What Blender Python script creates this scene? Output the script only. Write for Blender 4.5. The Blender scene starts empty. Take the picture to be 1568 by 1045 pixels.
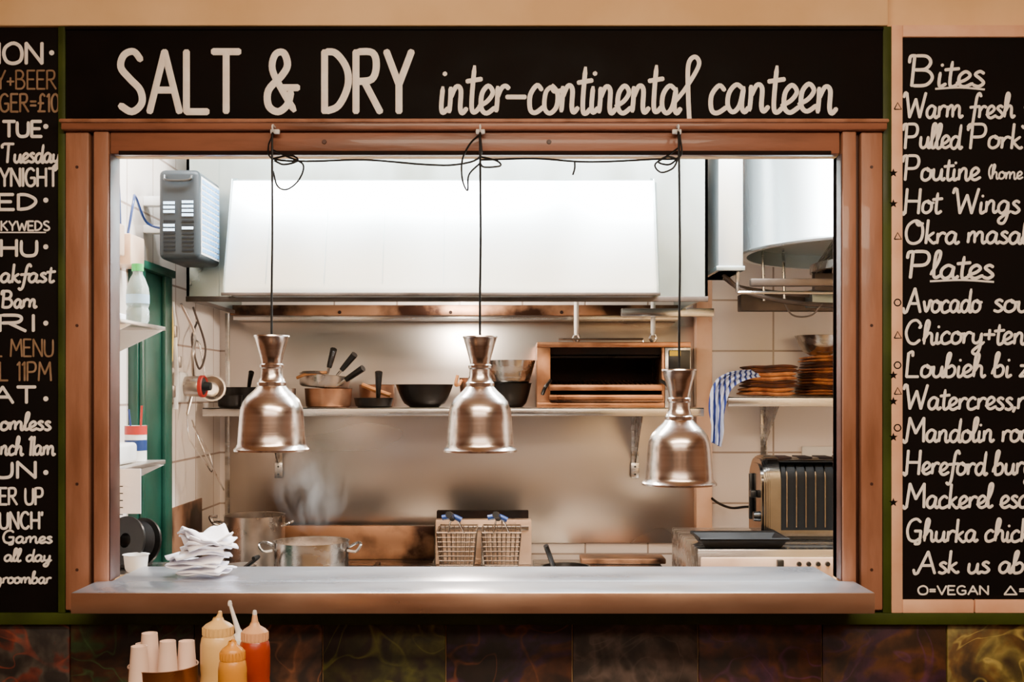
import bpy, bmesh, math, random
from mathutils import Vector, Matrix, noise
random.seed(7)
CAMY=-2.8; CAMZ=1.5; F=1750.0
# survey helpers: photo measurement -> metres on the plane standing at depth y
def X(u,y=0.0): return (u-784.0)*(y-CAMY)/F
def Z(v,y=0.0): return CAMZ-(v-600.0)*(y-CAMY)/F
def S(p,y=0.0): return p*(y-CAMY)/F

# ------------------------------------------------------------ materials
def lin(c):
    return tuple(((x/12.92) if x<=0.04045 else ((x+0.055)/1.055)**2.4) for x in c)
def hexc(h):
    return lin(tuple(int(h[i:i+2],16)/255 for i in (0,2,4)))
def mat(name,col,col2=None,rough=0.5,metal=0.0,scale=6.0,stretch=(1,1,1),bump=0.0,bscale=None,
        detail=6,lo=0.35,hi=0.65,emit=None,estr=0,trans=0.0,ior=1.45,rvar=0.1,coat=0.0,spec=0.5,aniso=0.0):
    m=bpy.data.materials.new(name); m.use_nodes=True
    nt=m.node_tree; N=nt.nodes; L=nt.links
    b=N['Principled BSDF']
    if isinstance(col,str): col=hexc(col)
    if col2 is None: col2=tuple(c*0.82 for c in col)
    if isinstance(col2,str): col2=hexc(col2)
    tc=N.new('ShaderNodeTexCoord'); mp=N.new('ShaderNodeMapping'); mp.inputs['Scale'].default_value=stretch
    L.new(tc.outputs['Object'],mp.inputs['Vector'])
    no=N.new('ShaderNodeTexNoise'); no.inputs['Scale'].default_value=scale; no.inputs['Detail'].default_value=detail
    L.new(mp.outputs[0],no.inputs['Vector'])
    cr=N.new('ShaderNodeValToRGB'); cr.color_ramp.elements[0].position=lo; cr.color_ramp.elements[1].position=hi
    cr.color_ramp.elements[0].color=(*col2,1); cr.color_ramp.elements[1].color=(*col,1)
    L.new(no.outputs['Fac'],cr.inputs[0]); L.new(cr.outputs[0],b.inputs['Base Color'])
    mr=N.new('ShaderNodeMapRange'); mr.inputs[1].default_value=0.3; mr.inputs[2].default_value=0.7; mr.inputs[3].default_value=max(0.02,rough-rvar); mr.inputs[4].default_value=min(1,rough+rvar)
    L.new(no.outputs['Fac'],mr.inputs[0]); L.new(mr.outputs[0],b.inputs['Roughness'])
    b.inputs['Metallic'].default_value=metal
    b.inputs['IOR'].default_value=ior
    b.inputs['Transmission Weight'].default_value=trans
    b.inputs['Coat Weight'].default_value=coat
    b.inputs['Specular IOR Level'].default_value=spec
    b.inputs['Anisotropic'].default_value=aniso
    if emit: 
        b.inputs['Emission Color'].default_value=(*emit,1); b.inputs['Emission Strength'].default_value=estr
    if bump>0:
        n2=N.new('ShaderNodeTexNoise'); n2.inputs['Scale'].default_value=bscale or scale*3; n2.inputs['Detail'].default_value=5 if (bscale or 9)>6 else 1
        L.new(mp.outputs[0],n2.inputs['Vector'])
        bp=N.new('ShaderNodeBump'); bp.inputs['Strength'].default_value=bump; bp.inputs['Distance'].default_value=0.01
        L.new(n2.outputs['Fac'],bp.inputs['Height']); L.new(bp.outputs[0],b.inputs['Normal'])
    return m
def tile_mat(name,axis,w,h,offx,offz,col,col2,grout,rough=0.18,mortar=0.004):
    m=bpy.data.materials.new(name); m.use_nodes=True
    nt=m.node_tree; N=nt.nodes; L=nt.links; b=N['Principled BSDF']
    tc=N.new('ShaderNodeTexCoord'); sp=N.new('ShaderNodeSeparateXYZ'); cb=N.new('ShaderNodeCombineXYZ')
    L.new(tc.outputs['Object'],sp.inputs[0])
    a1=N.new('ShaderNodeMath'); a1.operation='SUBTRACT'; a1.inputs[1].default_value=offx
    a2=N.new('ShaderNodeMath'); a2.operation='SUBTRACT'; a2.inputs[1].default_value=offz
    L.new(sp.outputs[axis],a1.inputs[0]); L.new(sp.outputs['Z' if axis!='Z' else 'Y'],a2.inputs[0])
    L.new(a1.outputs[0],cb.inputs[0]); L.new(a2.outputs[0],cb.inputs[1])
    br=N.new('ShaderNodeTexBrick'); br.offset=0; br.squash=1
    br.inputs['Scale'].default_value=1; br.inputs['Mortar Size'].default_value=mortar; br.inputs['Mortar Smooth'].default_value=0.3
    br.inputs['Brick Width'].default_value=w; br.inputs['Row Height'].default_value=h
    br.inputs['Color1'].default_value=(*hexc(col),1); br.inputs['Color2'].default_value=(*hexc(col2),1); br.inputs['Mortar'].default_value=(*hexc(grout),1)
    L.new(cb.outputs[0],br.inputs['Vector']); L.new(br.outputs['Color'],b.inputs['Base Color'])
    b.inputs['Roughness'].default_value=rough
    bp=N.new('ShaderNodeBump'); bp.inputs['Strength'].default_value=0.4; bp.inputs['Distance'].default_value=0.003; bp.invert=True
    L.new(br.outputs['Fac'],bp.inputs['Height']); L.new(bp.outputs[0],b.inputs['Normal'])
    return m
def graffiti(name,seed,c1,c2,c3):
    m=bpy.data.materials.new(name); m.use_nodes=True
    nt=m.node_tree; N=nt.nodes; L=nt.links; b=N['Principled BSDF']
    tc=N.new('ShaderNodeTexCoord'); mp=N.new('ShaderNodeMapping'); mp.inputs['Location'].default_value=(seed*1.7,seed*2.3,seed)
    L.new(tc.outputs['Object'],mp.inputs[0])
    n1=N.new('ShaderNodeTexNoise'); n1.inputs['Scale'].default_value=4.5; n1.inputs['Detail'].default_value=3; n1.inputs['Distortion'].default_value=1.5
    L.new(mp.outputs[0],n1.inputs['Vector'])
    cr=N.new('ShaderNodeValToRGB'); e=cr.color_ramp.elements
    e[0].position=0.40; e[0].color=(*hexc(c1),1); e[1].position=0.50; e[1].color=(*hexc(c2),1)
    k=e.new(0.56); k.color=(*hexc(c3),1); k=e.new(0.66); k.color=(*hexc(c1),1)
    L.new(n1.outputs['Fac'],cr.inputs[0])
    # painted scribble loops
    n3=N.new('ShaderNodeTexNoise'); n3.inputs['Scale'].default_value=5; n3.inputs['Detail'].default_value=1; n3.inputs['Distortion'].default_value=2
    L.new(mp.outputs[0],n3.inputs['Vector'])
    sc=N.new('ShaderNodeValToRGB'); s=sc.color_ramp.elements; s[0].position=0.475; s[0].color=(0,0,0,1); s[1].position=0.5; s[1].color=(1,1,1,1); k=s.new(0.525); k.color=(0,0,0,1)
    L.new(n3.outputs['Fac'],sc.inputs[0])
    mm=N.new('ShaderNodeMath'); mm.operation='MULTIPLY'; mm.inputs[1].default_value=0.6; L.new(sc.outputs[0],mm.inputs[0])
    m1=N.new('ShaderNodeMix'); m1.data_type='RGBA'; L.new(mm.outputs[0],m1.inputs[0]); L.new(cr.outputs[0],m1.inputs[6]); m1.inputs[7].default_value=(*[min(1,x*2.2) for x in hexc(c3)],1)
    n2=N.new('ShaderNodeTexNoise'); n2.inputs['Scale'].default_value=24; n2.inputs['Detail'].default_value=8
    L.new(mp.outputs[0],n2.inputs['Vector'])
    c2r=N.new('ShaderNodeValToRGB'); c2r.color_ramp.elements[0].position=0.4; c2r.color_ramp.elements[1].position=0.62
    c2r.color_ramp.elements[0].color=(0.3,0.3,0.3,1)
    L.new(n2.outputs['Fac'],c2r.inputs[0])
    mx=N.new('ShaderNodeMix'); mx.data_type='RGBA'; mx.blend_type='MULTIPLY'; mx.inputs[0].default_value=0.8
    L.new(m1.outputs[2],mx.inputs[6]); L.new(c2r.outputs[0],mx.inputs[7]); L.new(mx.outputs[2],b.inputs['Base Color'])
    b.inputs['Roughness'].default_value=0.5
    return m
M={}
M['wallcream']=mat('painted_cream_plaster','EFC692','DCB078',rough=0.7,scale=3,bump=0.05,bscale=30)
M['board']=mat('chalkboard_black','100A08','0A0605',rough=0.7,scale=9,bump=0.03,spec=0.12)
M['chalk']=mat('cream_paint','FFFAF2','F6ECE0',rough=0.8,scale=30,spec=0.2)
M['chalkdim']=mat('faded_tan_paint','9A8068','82684E',rough=0.8,scale=30,spec=0.2)
M['frame']=mat('salmon_painted_wood','A06E54','7E523A',rough=0.42,scale=7,stretch=(3,3,0.5),bump=0.15,bscale=20,coat=0.12,lo=0.3,hi=0.6)
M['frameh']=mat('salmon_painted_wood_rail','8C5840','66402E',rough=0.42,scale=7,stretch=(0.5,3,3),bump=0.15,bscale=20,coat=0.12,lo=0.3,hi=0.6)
M['frame_rev']=mat('dark_reveal_wood','4A2618','30180F',rough=0.5,scale=7)
M['border']=mat('pink_wood_border','EFBC98','E0A682',rough=0.5,scale=10)
M['green']=mat('dark_green_paint','3E4A14','2C360E',rough=0.5,scale=8,spec=0.3)
M['gdoor']=mat('bottle_green_paint','07382A','052A1E',rough=0.4,scale=5)
M['gcap']=mat('green_cap','2FA84E',rough=0.4)
M['steel']=mat('brushed_stainless','C9C6C2','B0ACA8',rough=0.25,metal=1,scale=5,stretch=(0.4,6,6),bump=0.02,bscale=60)
M['ctop']=mat('counter_stainless','D8DAE0','C6C9D2',rough=0.3,metal=0.92,scale=3,stretch=(0.6,2,2),bump=0.01,bscale=14,rvar=0.05)
M['lip']=mat('stainless_lip_reflection_tint','D2AC92','B88E74',rough=0.34,metal=0.85,scale=4,stretch=(0.7,2,2),bump=0.03,bscale=20,rvar=0.08)  # same steel as the top; warm room reflection put into its base colour
M['splash']=mat('splashback_steel','CCC4BC','B8AEA6',rough=0.31,metal=1,scale=2.0,stretch=(0.6,1,1.6),bump=0.035,bscale=2.6,rvar=0.05,detail=2)
M['hood']=mat('hood_steel','DDE4E6','CCD6D9',rough=0.34,metal=0.85,scale=1.6,stretch=(1,1,0.4),bump=0.03,bscale=1.6,detail=2)
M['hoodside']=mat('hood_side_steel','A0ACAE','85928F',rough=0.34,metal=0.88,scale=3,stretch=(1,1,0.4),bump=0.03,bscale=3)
M['dkmetal']=mat('hood_interior','5C5048','3C332D',rough=0.5,metal=0.6)
M['copper']=mat('spun_aluminium','EADFD6','D0C2B8',rough=0.22,metal=1,scale=5,stretch=(0.3,0.3,14),rvar=0.05,bump=0.015,bscale=20,aniso=0.5)
M['white']=mat('white_plastic','EDEBE6',rough=0.4)
M['paper']=mat('white_paper','F4F1F4','E6E2EA',rough=0.85)
M['black']=mat('black_plastic','14120F','0C0B0A',rough=0.35)
M['iron']=mat('seasoned_iron','1A1614','0C0A09',rough=0.35,metal=0.4)
M['rubber']=mat('black_rubber_cable','0A0808',rough=0.5,spec=0.3)
M['alu']=mat('aluminium_pan','C8BEB4','A2968C',rough=0.32,metal=0.95,scale=9)
M['pancop']=mat('copper_toned_pan','B98C70','94684E',rough=0.35,metal=0.9,scale=9)
M['wood']=mat('pale_wood','B67C48','94602F',rough=0.6,scale=10,stretch=(1,5,5))
M['grill']=mat('heat_stained_steel','BE8A66','74462A',rough=0.34,metal=0.9,scale=7,lo=0.3,hi=0.6)
M['burnt']=mat('burnt_steel','A67A5C','2A160C',rough=0.4,metal=0.75,scale=5,lo=0.42,hi=0.6)
M['soot']=mat('soot_black','24130D','0E0705',rough=0.8,spec=0.2)
M['grey']=mat('grey_plastic','1E2427','181D20',rough=0.5,spec=0.3)
M['dgrey']=mat('dark_slot','0A0C0E',rough=0.6,spec=0.2)
M['vent']=mat('pale_blue_grille','CFE6F6','A9CFEA',rough=0.4,emit=(0.30,0.6,1.0),estr=0.6)
M['ventside']=mat('blue_side_grille','6FA6D6','5A92C4',rough=0.4)
M['red']=mat('red_plastic','B02A20',rough=0.4)
M['blue']=mat('blue_plastic','1C3468',rough=0.4)
M['yellow']=mat('yellow_label','E8C21A',rough=0.5)
M['orange']=mat('folded_cloth_orange','C88040','7A3D1A',rough=0.85,scale=22,bump=0.2)
M['brown']=mat('folded_cloth_brown','5E3018','321A0C',rough=0.85,scale=22,bump=0.2)
M['petclear']=mat('clear_pet','D2E2E0','BCD0CE',rough=0.1,trans=0.7,ior=1.25)
M['label']=mat('bottle_label','A8C4D8','88AAC4',rough=0.5)
M['mayo']=mat('pale_yellow_squeezy','E6BE7C','D8AC66',rough=0.35,coat=0.2)
M['ketch']=mat('red_sauce_squeezy','A83812','862A0C',rough=0.35,coat=0.2)
M['must']=mat('mustard_squeezy','D8922E','C27E20',rough=0.35,coat=0.2)
M['cap']=mat('squeezy_cap','E0A878',rough=0.4)
M['tin']=mat('brass_tin','B07A48','8E5A30',rough=0.3,metal=0.85)
M['cup']=mat('paper_cup_white','E8C8B4',rough=0.6)
M['floor']=mat('dark_floorboards','4A2E1C','321E12',rough=0.5,scale=4,stretch=(1,8,1))
M['dinewall']=mat('dining_wall_plaster','C09C84','AC8870',rough=0.8)
M['dark']=mat('dining_dark_panelling','2A1A12','1C110B',rough=0.6)
M['kfloor']=mat('red_quarry_floor','6A4A40','553A32',rough=0.5)
M['kceil']=mat('kitchen_ceiling_white','F0F2F2','E6E8E8',rough=0.8)
M['plaster']=mat('warm_tile_return','E0B494','D0A080',rough=0.35)
M['creamp']=mat('cream_enamel_and_steel_sheen','DCBCA0','C09C80',rough=0.35,metal=0.3)
M['tube']=mat('fluorescent_tube','FFFFFF',emit=(0.9,0.96,1.0),estr=6)
M['bulb']=mat('warm_bulb','FFE0B0',emit=(1,0.75,0.45),estr=10)
M['wire']=mat('basket_wire','8A7A6C','6A5A4E',rough=0.3,metal=1)
M['tileB']=tile_mat('white_tile_back','X',0.247,0.2,0.782,1.26,'E4D8D0','DED0C6','9C8A7E')
M['tileL']=tile_mat('white_tile_side','Y',0.247,0.2,0.12,1.26,'EADDD2','E0D2C6','A48E80')
gr=[('3A1A12','7A2E1A','2E5A50'),('241C18','4A423A','6A2A1A'),('241810','4A2A16','2E4A28'),('2A1A12','5A3418','7A4A2C'),
    ('281A0E','3E3A14','5A5A1C'),('22140E','3A2040','5A3018'),('2A1C14','5A4A42','463A34'),('2E180E','5C2E14','44203A'),('36200E','5A3416','3E2036'),('34240E','6A4A18','8A7A3C'),('321C0E','5E3416','8A6030')]

# ------------------------------------------------------------ builder
def crom(pts,n=8,closed=False):
    P=[Vector(p) for p in pts]
    if len(P)<3: return P
    out=[]; m=len(P)
    for i in range(m if closed else m-1):
        p1=P[i]; p2=P[(i+1)%m]
        p0=P[i-1] if (i>0 or closed) else p1*2-p2
        p3=P[(i+2)%m] if (i+2<m or closed) else p2*2-p1
        for k in range(n):
            t=k/n
            out.append(0.5*((2*p1)+(p2-p0)*t+(2*p0-5*p1+4*p2-p3)*t*t+(3*p1-p0-3*p2+p3)*t**3))
    out.append(P[0].copy() if closed else P[-1]); return out
class B:
    def __init__(s,name,keep=False): s.name=name; s.v=[]; s.f=[]; s.mi=[]; s.mats=[]; s.keep=keep
    def add(s,verts,faces,m,T=None):
        if m not in s.mats: s.mats.append(m)
        k=s.mats.index(m); o=len(s.v)
        for p in verts:
            p=Vector(p); s.v.append(T@p if T is not None else p)
        for f in faces: s.f.append([i+o for i in f]); s.mi.append(k)
        return s
    def box(s,x0,x1,y0,y1,z0,z1,m,bev=0.0,T=None,seg=2):
        if x0>x1:x0,x1=x1,x0
        if y0>y1:y0,y1=y1,y0
        if z0>z1:z0,z1=z1,z0
        bm=bmesh.new(); bmesh.ops.create_cube(bm,size=1)
        for v in bm.verts: v.co=Vector(((x0+x1)/2+v.co.x*(x1-x0),(y0+y1)/2+v.co.y*(y1-y0),(z0+z1)/2+v.co.z*(z1-z0)))
        bev=min(bev,0.48*min(x1-x0,y1-y0,z1-z0))
        if bev>0: bmesh.ops.bevel(bm,geom=bm.edges[:],offset=bev,segments=seg,affect='EDGES',profile=0.5)
        bm.verts.index_update()
        s.add([v.co.copy() for v in bm.verts],[[v.index for v in f.verts] for f in bm.faces],m,T); bm.free(); return s
    def lathe(s,c,prof,m,seg=48,T=None,capb=False,capt=False):
        vs=[];fs=[];n=len(prof)
        for r,z in prof:
            for k in range(seg):
                a=2*math.pi*k/seg; vs.append((c[0]+r*math.cos(a),c[1]+r*math.sin(a),c[2]+z))
        for i in range(n-1):
            for k in range(seg):
                k2=(k+1)%seg; fs.append([i*seg+k,i*seg+k2,(i+1)*seg+k2,(i+1)*seg+k])
        if capb: fs.append([k for k in range(seg)][::-1])
        if capt: fs.append([(n-1)*seg+k for k in range(seg)])
        return s.add(vs,fs,m,T)
    def tube(s,pts,r,m,seg=8,smooth=True,n=8,closed=False,flat=None,T=None):
        P=crom(pts,n,closed) if smooth else [Vector(p) for p in pts]
        Q=[P[0]]
        for p in P[1:]:
            if (p-Q[-1]).length>1e-5: Q.append(p)
        P=Q
        if len(P)<2: return s
        vs=[];fs=[]; L=len(P); up=None
        for i,p in enumerate(P):
            t=(P[min(i+1,L-1)]-P[max(i-1,0)])
            if t.length<1e-9: t=Vector((0,0,1))
            t.normalize()
            if up is None:
                up=t.orthogonal().normalized()
            else:
                up=(up-t*up.dot(t)); up=up.normalized() if up.length>1e-6 else t.orthogonal().normalized()
            sd=t.cross(up)
            rr=r(i/(L-1)) if callable(r) else r
            for k in range(seg):
                a=2*math.pi*k/seg; d=(up*math.cos(a)+sd*math.sin(a))*rr
                if flat is not None: d.y*=flat
                vs.append(p+d)
        for i in range(L-1):
            for k in range(seg):
                k2=(k+1)%seg; fs.append([i*seg+k,i*seg+k2,(i+1)*seg+k2,(i+1)*seg+k])
        fs.append(list(range(seg))[::-1]); fs.append([(L-1)*seg+k for k in range(seg)])
        return s.add(vs,fs,m,T)
    def prism(s,poly,axis,a,b,m,T=None):
        n=len(poly); vs=[]
        for t in (a,b):
            for p in poly:
                vs.append({'X':(t,p[0],p[1]),'Y':(p[0],t,p[1]),'Z':(p[0],p[1],t)}[axis])
        fs=[list(range(n))[::-1],[n+i for i in range(n)]]+[[i,(i+1)%n,n+(i+1)%n,n+i] for i in range(n)]
        return s.add(vs,fs,m,T)
    def done(s,parent=None,flat=False):
        me=bpy.data.meshes.new(s.name)
        c=Vector((0,0,0))
        if not s.keep:
            xs=[v.x for v in s.v];ys=[v.y for v in s.v];zs=[v.z for v in s.v]
            c=Vector(((min(xs)+max(xs))/2,(min(ys)+max(ys))/2,min(zs)))
        me.from_pydata([v-c for v in s.v],[],s.f)
        for m in s.mats: me.materials.append(m)
        for p,k in zip(me.polygons,s.mi): p.material_index=k
        bm=bmesh.new(); bm.from_mesh(me); bmesh.ops.recalc_face_normals(bm,faces=bm.faces[:])
        for f in bm.faces: f.smooth=not flat
        for e in bm.edges:
            if len(e.link_faces)==2:
                if e.calc_face_angle(0)>math.radians(38): e.smooth=False
        bm.to_mesh(me); bm.free()
        o=bpy.data.objects.new(s.name,me); o.location=c
        bpy.context.collection.objects.link(o)
        if parent: 
            o.parent=parent; o.matrix_parent_inverse=Matrix.Translation(-Vector(parent.location))
        return o
def rotT(c,rx=0,ry=0,rz=0):
    c=Vector(c)
    from mathutils import Euler
    return Matrix.Translation(c)@Euler((rx,ry,rz)).to_matrix().to_4x4()@Matrix.Translation(-c)

# ------------------------------------------------------------ stroke lettering
G={}
def g(ch,adv,*st): G[ch]=(adv,st)
g('A',.62,'L0,0 .3,1 .6,0','L.12,.36 .48,.36'); g('B',.55,'L0,0 0,1','S0,1 .3,.98 .42,.78 .3,.56 0,.53','S0,.53 .36,.5 .5,.27 .36,.03 0,0')
g('C',.56,'S.52,.82 .34,1 .12,.9 0,.5 .12,.1 .34,0 .54,.18'); g('D',.56,'L0,0 0,1','S0,1 .25,.97 .48,.72 .5,.42 .3,.1 0,0')
g('E',.46,'L.42,1 0,1 0,0 .44,0','L0,.52 .36,.52'); g('F',.44,'L.42,1 0,1 0,0','L0,.52 .34,.52')
g('G',.58,'S.52,.84 .33,1 .1,.88 0,.5 .1,.1 .33,0 .53,.14','L.53,.12 .53,.46 .3,.46'); g('H',.54,'L0,0 0,1','L.5,0 .5,1','L0,.5 .5,.5')
g('I',.06,'L.02,0 .02,1'); g('J',.4,'S.35,1 .36,.4 .3,.05 .12,0 0,.15'); g('K',.52,'L0,0 0,1','L.46,1 0,.45','L.12,.56 .5,0')
g('L',.42,'L0,1 0,0 .42,0'); g('M',.68,'L0,0 .06,1 .34,.35 .62,1 .68,0'); g('N',.56,'L0,0 0,1 .52,0 .52,1')
g('O',.62,'C.3,1 .06,.8 0,.45 .1,.1 .32,0 .54,.14 .6,.5 .52,.85'); g('P',.5,'L0,0 0,1','S0,1 .36,.98 .46,.74 .36,.5 0,.46')
g('R',.54,'L0,0 0,1','S0,1 .36,.98 .44,.76 .34,.54 0,.5','L.18,.5 .52,0'); g('S',.5,'S.46,.84 .3,1 .1,.94 .04,.74 .22,.55 .43,.36 .46,.14 .26,0 .0,.12')
g('T',.52,'L0,1 .52,1','L.26,1 .26,0'); g('U',.54,'S0,1 .0,.3 .1,.04 .28,0 .44,.08 .5,.35 .5,1'); g('V',.56,'L0,1 .28,0 .56,1')
g('W',.78,'L0,1 .18,0 .39,.75 .6,0 .78,1'); g('Y',.54,'L0,1 .27,.45 .54,1','L.27,.45 .27,0'); g('Z',.5,'L0,1 .48,1 0,0 .5,0')
g('&',.68,'S.62,0 .36,.34 .14,.7 .2,.95 .38,.98 .46,.78 .34,.6 .06,.36 .06,.1 .26,0 .46,.12 .54,.36','L.36,.4 .68,.4')
g('+',.4,'L0,.4 .38,.4','L.19,.6 .19,.2'); g('=',.36,'L0,.35 .34,.35','L0,.58 .34,.58'); g('-',.3,'L-.02,.28 .28,.28')
g('1',.16,'L0,.85 .12,1 .12,0'); g('0',.46,'C.22,1 .04,.8 0,.45 .08,.1 .23,0 .4,.14 .44,.5 .4,.85'); g('£',.46,'S.44,.85 .3,1 .15,.85 .16,.4 .1,.05 0,.02','L0,.02 .44,.02','L.02,.48 .34,.48')
g("'",.1,'L.04,1 .02,.82'); g(',',.14,'L.08,.06 .02,-.12'); g('(',.2,'S.18,1 .04,.7 .04,.3 .18,-.05'); g(' ',.3); g('^',.5,'L0,0 .25,.9 .5,0 0,0')
g('a',.48,'S.36,.42 .2,.5 .05,.35 .04,.12 .16,0 .3,.12 .37,.45','S.37,.47 .35,.12 .42,0 .52,.1')
g('b',.44,'S-.06,.1 .1,.6 .16,.95 .1,1 .05,.8 .05,.1 .18,0 .33,.1 .36,.34 .24,.48 .08,.36'); g('c',.38,'S.34,.4 .2,.5 .04,.32 .06,.06 .2,0 .42,.12')
g('d',.48,'S.36,.42 .2,.5 .05,.35 .04,.12 .16,0 .3,.12 .38,.45','S.4,1 .37,.4 .38,.08 .44,0 .52,.1')
g('e',.38,'S-.02,.12 .2,.22 .32,.38 .2,.5 .06,.36 .06,.1 .2,0 .42,.12'); g('f',.34,'S.42,.84 .34,1 .24,.85 .19,.3 .14,-.25 .04,-.42 -.06,-.32','L.0,.42 .38,.46')
g('g',.48,'S.36,.42 .2,.5 .05,.35 .04,.12 .16,0 .3,.12 .37,.45','S.37,.47 .36,-.1 .26,-.4 .1,-.4 .1,-.22 .5,.1')
g('h',.45,'S.0,.15 .14,.6 .18,.92 .1,1 .05,.7 .05,0','S.05,.22 .18,.47 .3,.42 .32,.12 .38,0 .48,.1'); g('i',.2,'S.06,.48 .05,.12 .1,0 .24,.1','L.08,.7 .1,.72')
g('k',.4,'L.06,1 .05,0','S.32,.48 .12,.27 .18,.14 .32,.0 .42,.06'); g('l',.22,'S-.04,.1 .14,.6 .18,.95 .1,1 .05,.8 .05,.15 .12,0 .26,.1')
g('m',.7,'S.05,.48 .06,.25 .05,0','S.05,.25 .17,.48 .27,.42 .29,.0','S.29,.25 .42,.48 .54,.42 .56,.1 .62,0 .72,.1')
g('n',.46,'S.05,.48 .06,.25 .05,0','S.05,.25 .18,.48 .3,.42 .31,.1 .37,0 .48,.1'); g('o',.42,'S.2,.5 .05,.38 .04,.1 .18,0 .34,.12 .35,.36 .2,.5 .26,.4 .46,.42')
g('p',.44,'S.06,.48 .05,0 .04,-.45','S.05,.3 .2,.5 .36,.35 .34,.08 .18,0 .06,.1'); g('r',.34,'S.05,.48 .06,.2 .05,0','S.05,.25 .14,.43 .24,.48 .34,.42')
g('q',.44,'S.36,.42 .2,.5 .05,.35 .04,.12 .16,0 .3,.12 .37,.45','S.37,.47 .37,-.1 .36,-.45')
g('s',.34,'S.3,.42 .18,.5 .07,.4 .2,.26 .3,.12 .18,0 .02,.06'); g('t',.3,'S.14,.85 .12,.3 .14,.04 .22,0 .34,.1','L-.02,.56 .32,.6')
g('u',.46,'S.05,.48 .05,.12 .16,0 .3,.12 .35,.48','S.35,.48 .35,.1 .42,0 .5,.1'); g('v',.38,'S.03,.48 .08,.25 .16,.02 .26,.25 .3,.48 .42,.42')
g('w',.56,'S.03,.48 .06,.1 .14,0 .25,.12 .27,.4','S.27,.4 .3,.1 .38,0 .48,.15 .5,.46 .6,.42'); g('y',.44,'S.05,.48 .05,.15 .16,.04 .3,.15 .35,.48','S.35,.48 .33,-.1 .24,-.4 .1,-.4 .1,-.25 .48,.1')
g('z',.36,'L.04,.47 .32,.47 .04,.02 .36,.04'); g('x',.36,'L.02,.48 .34,0','L.34,.48 .02,0')
flour={'B':'S-.12,.75 -.1,.98 .05,1','P':'S-.14,.72 -.12,.96 .02,1','H':'S-.16,.1 -.06,-.05 0,.12','M':'S-.16,.1 -.08,-.05 0,.02','A':'S-.16,.2 -.1,-.02 0,0','W':'S-.12,.8 -.08,1 0,1','G':'S.53,.1 .5,-.1 .3,-.12','O':'S.3,1 .42,.8 .6,.9','C':'S.52,.82 .5,.7 .44,.72','L':'S0,1 .14,1.06 .16,.85','T':'S0,1 -.1,.9 -.06,.75'}
def text(b,s,u0,u1,vb,h,y,w,m,script=False,slant=0.0):
    sp=0.0 if script else 0.12
    if script: slant=slant or 0.08
    nat=sum(G[c][0]+(sp if not c.islower() else 0)+(0.08 if script and c.isupper() else 0) for c in s)
    nat-=sp if not s[-1].islower() else 0
    sx=(u1-u0)/nat; cx=0
    for c in s:
        adv,st=G[c]; st=list(st)
        if script and c in flour: st.append(flour[c])
        jit=random.uniform(-0.02,0.02) if script else 0
        for q in st:
            k=q[0]; pts=[tuple(float(t) for t in a.split(',')) for a in q[1:].split()]
            P=[(X(u0+(cx+a+slant*bb)*sx,y),y,Z(vb-(bb+jit)*h,y)) for a,bb in pts]
            rr=S(w,y)/2
            ends=lambda t,rr=rr: rr*(0.55 if (t<0.001 or t>0.999) else 1.0)
            if k=='L' :
                for i in range(len(P)-1): 
                    a=Vector(P[i]);d=Vector(P[i+1]); 
                    e=(d-a).normalized()*rr*0.6 if (d-a).length>0 else Vector((0,0,rr))
                    b.tube([a-e,a,d,d+e],ends,m,seg=6,smooth=False,flat=0.12)
            elif k=='C': b.tube(P,rr,m,seg=6,n=5,closed=True,flat=0.12)
            else: b.tube(P,ends,m,seg=6,n=5,flat=0.12)
        cx+=adv+(sp if not c.islower() else 0)+(0.08 if script and c.isupper() else 0)
def empty(name,loc):
    e=bpy.data.objects.new(name,None); e.location=loc; e.empty_display_size=0.1; bpy.context.collection.objects.link(e); return e

# ------------------------------------------------------------ room shell
OX0,OX1=X(176),X(1281); OZ0,OZ1=0.995,Z(240)
WT=0.03
def shell(name,x0,x1,y0,y1,z0,z1,m): return B(name,True).box(x0,x1,y0,y1,z0,z1,m).done()
w=B('wall_front',True)
w.box(-3.2,OX0,0,WT,0,2.7,M['wallcream']); w.box(OX1,3.2,0,WT,0,2.7,M['wallcream'])
w.box(OX0,OX1,0,WT,0,OZ0,M['wallcream']); w.box(OX0,OX1,0,WT,OZ1,2.7,M['wallcream']); w.done()
B('ceiling_bulkhead',True).box(-3.2,X(1353),-0.035,0,Z(46),2.7,M['wallcream'],0.004).done()
shell('floor',-3.2,3.2,-4.6,0.0,-0.05,0.0,M['floor'])
shell('floor_kitchen',-1.25,2.3,WT,1.7,-0.05,0.0,M['kfloor'])
shell('ceiling',-3.2,3.2,-4.6,WT,2.7,2.75,M['wallcream'])
shell('ceiling_kitchen',-1.25,2.3,WT,1.8,2.7,2.75,M['kceil'])
w=B('wall_rear',True); w.box(-3.2,3.2,-4.7,-4.6,0,2.7,M['dinewall'])
for x in (-2.6,-1.2,0.2,1.6): w.box(x,x+0.7,-4.6,-4.58,0.0,2.1,M['dark'],0.004)
w.box(-3.2,3.2,-4.6,-4.57,0,0.95,M['dark'],0.004); w.done()
shell('wall_left',-3.3,-3.2,-4.6,WT,0,2.7,M['dinewall'])
shell('wall_right',3.2,3.3,-4.6,WT,0,2.7,M['dinewall'])
shell('wall_kitchen_back',-1.25,2.3,1.7,1.8,0,2.7,M['tileB'])
shell('wall_kitchen_left',-1.25,-1.15,WT,1.7,0,2.7,M['tileL'])
shell('wall_kitchen_right',2.2,2.3,WT,1.7,0,2.7,M['tileL'])

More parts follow.
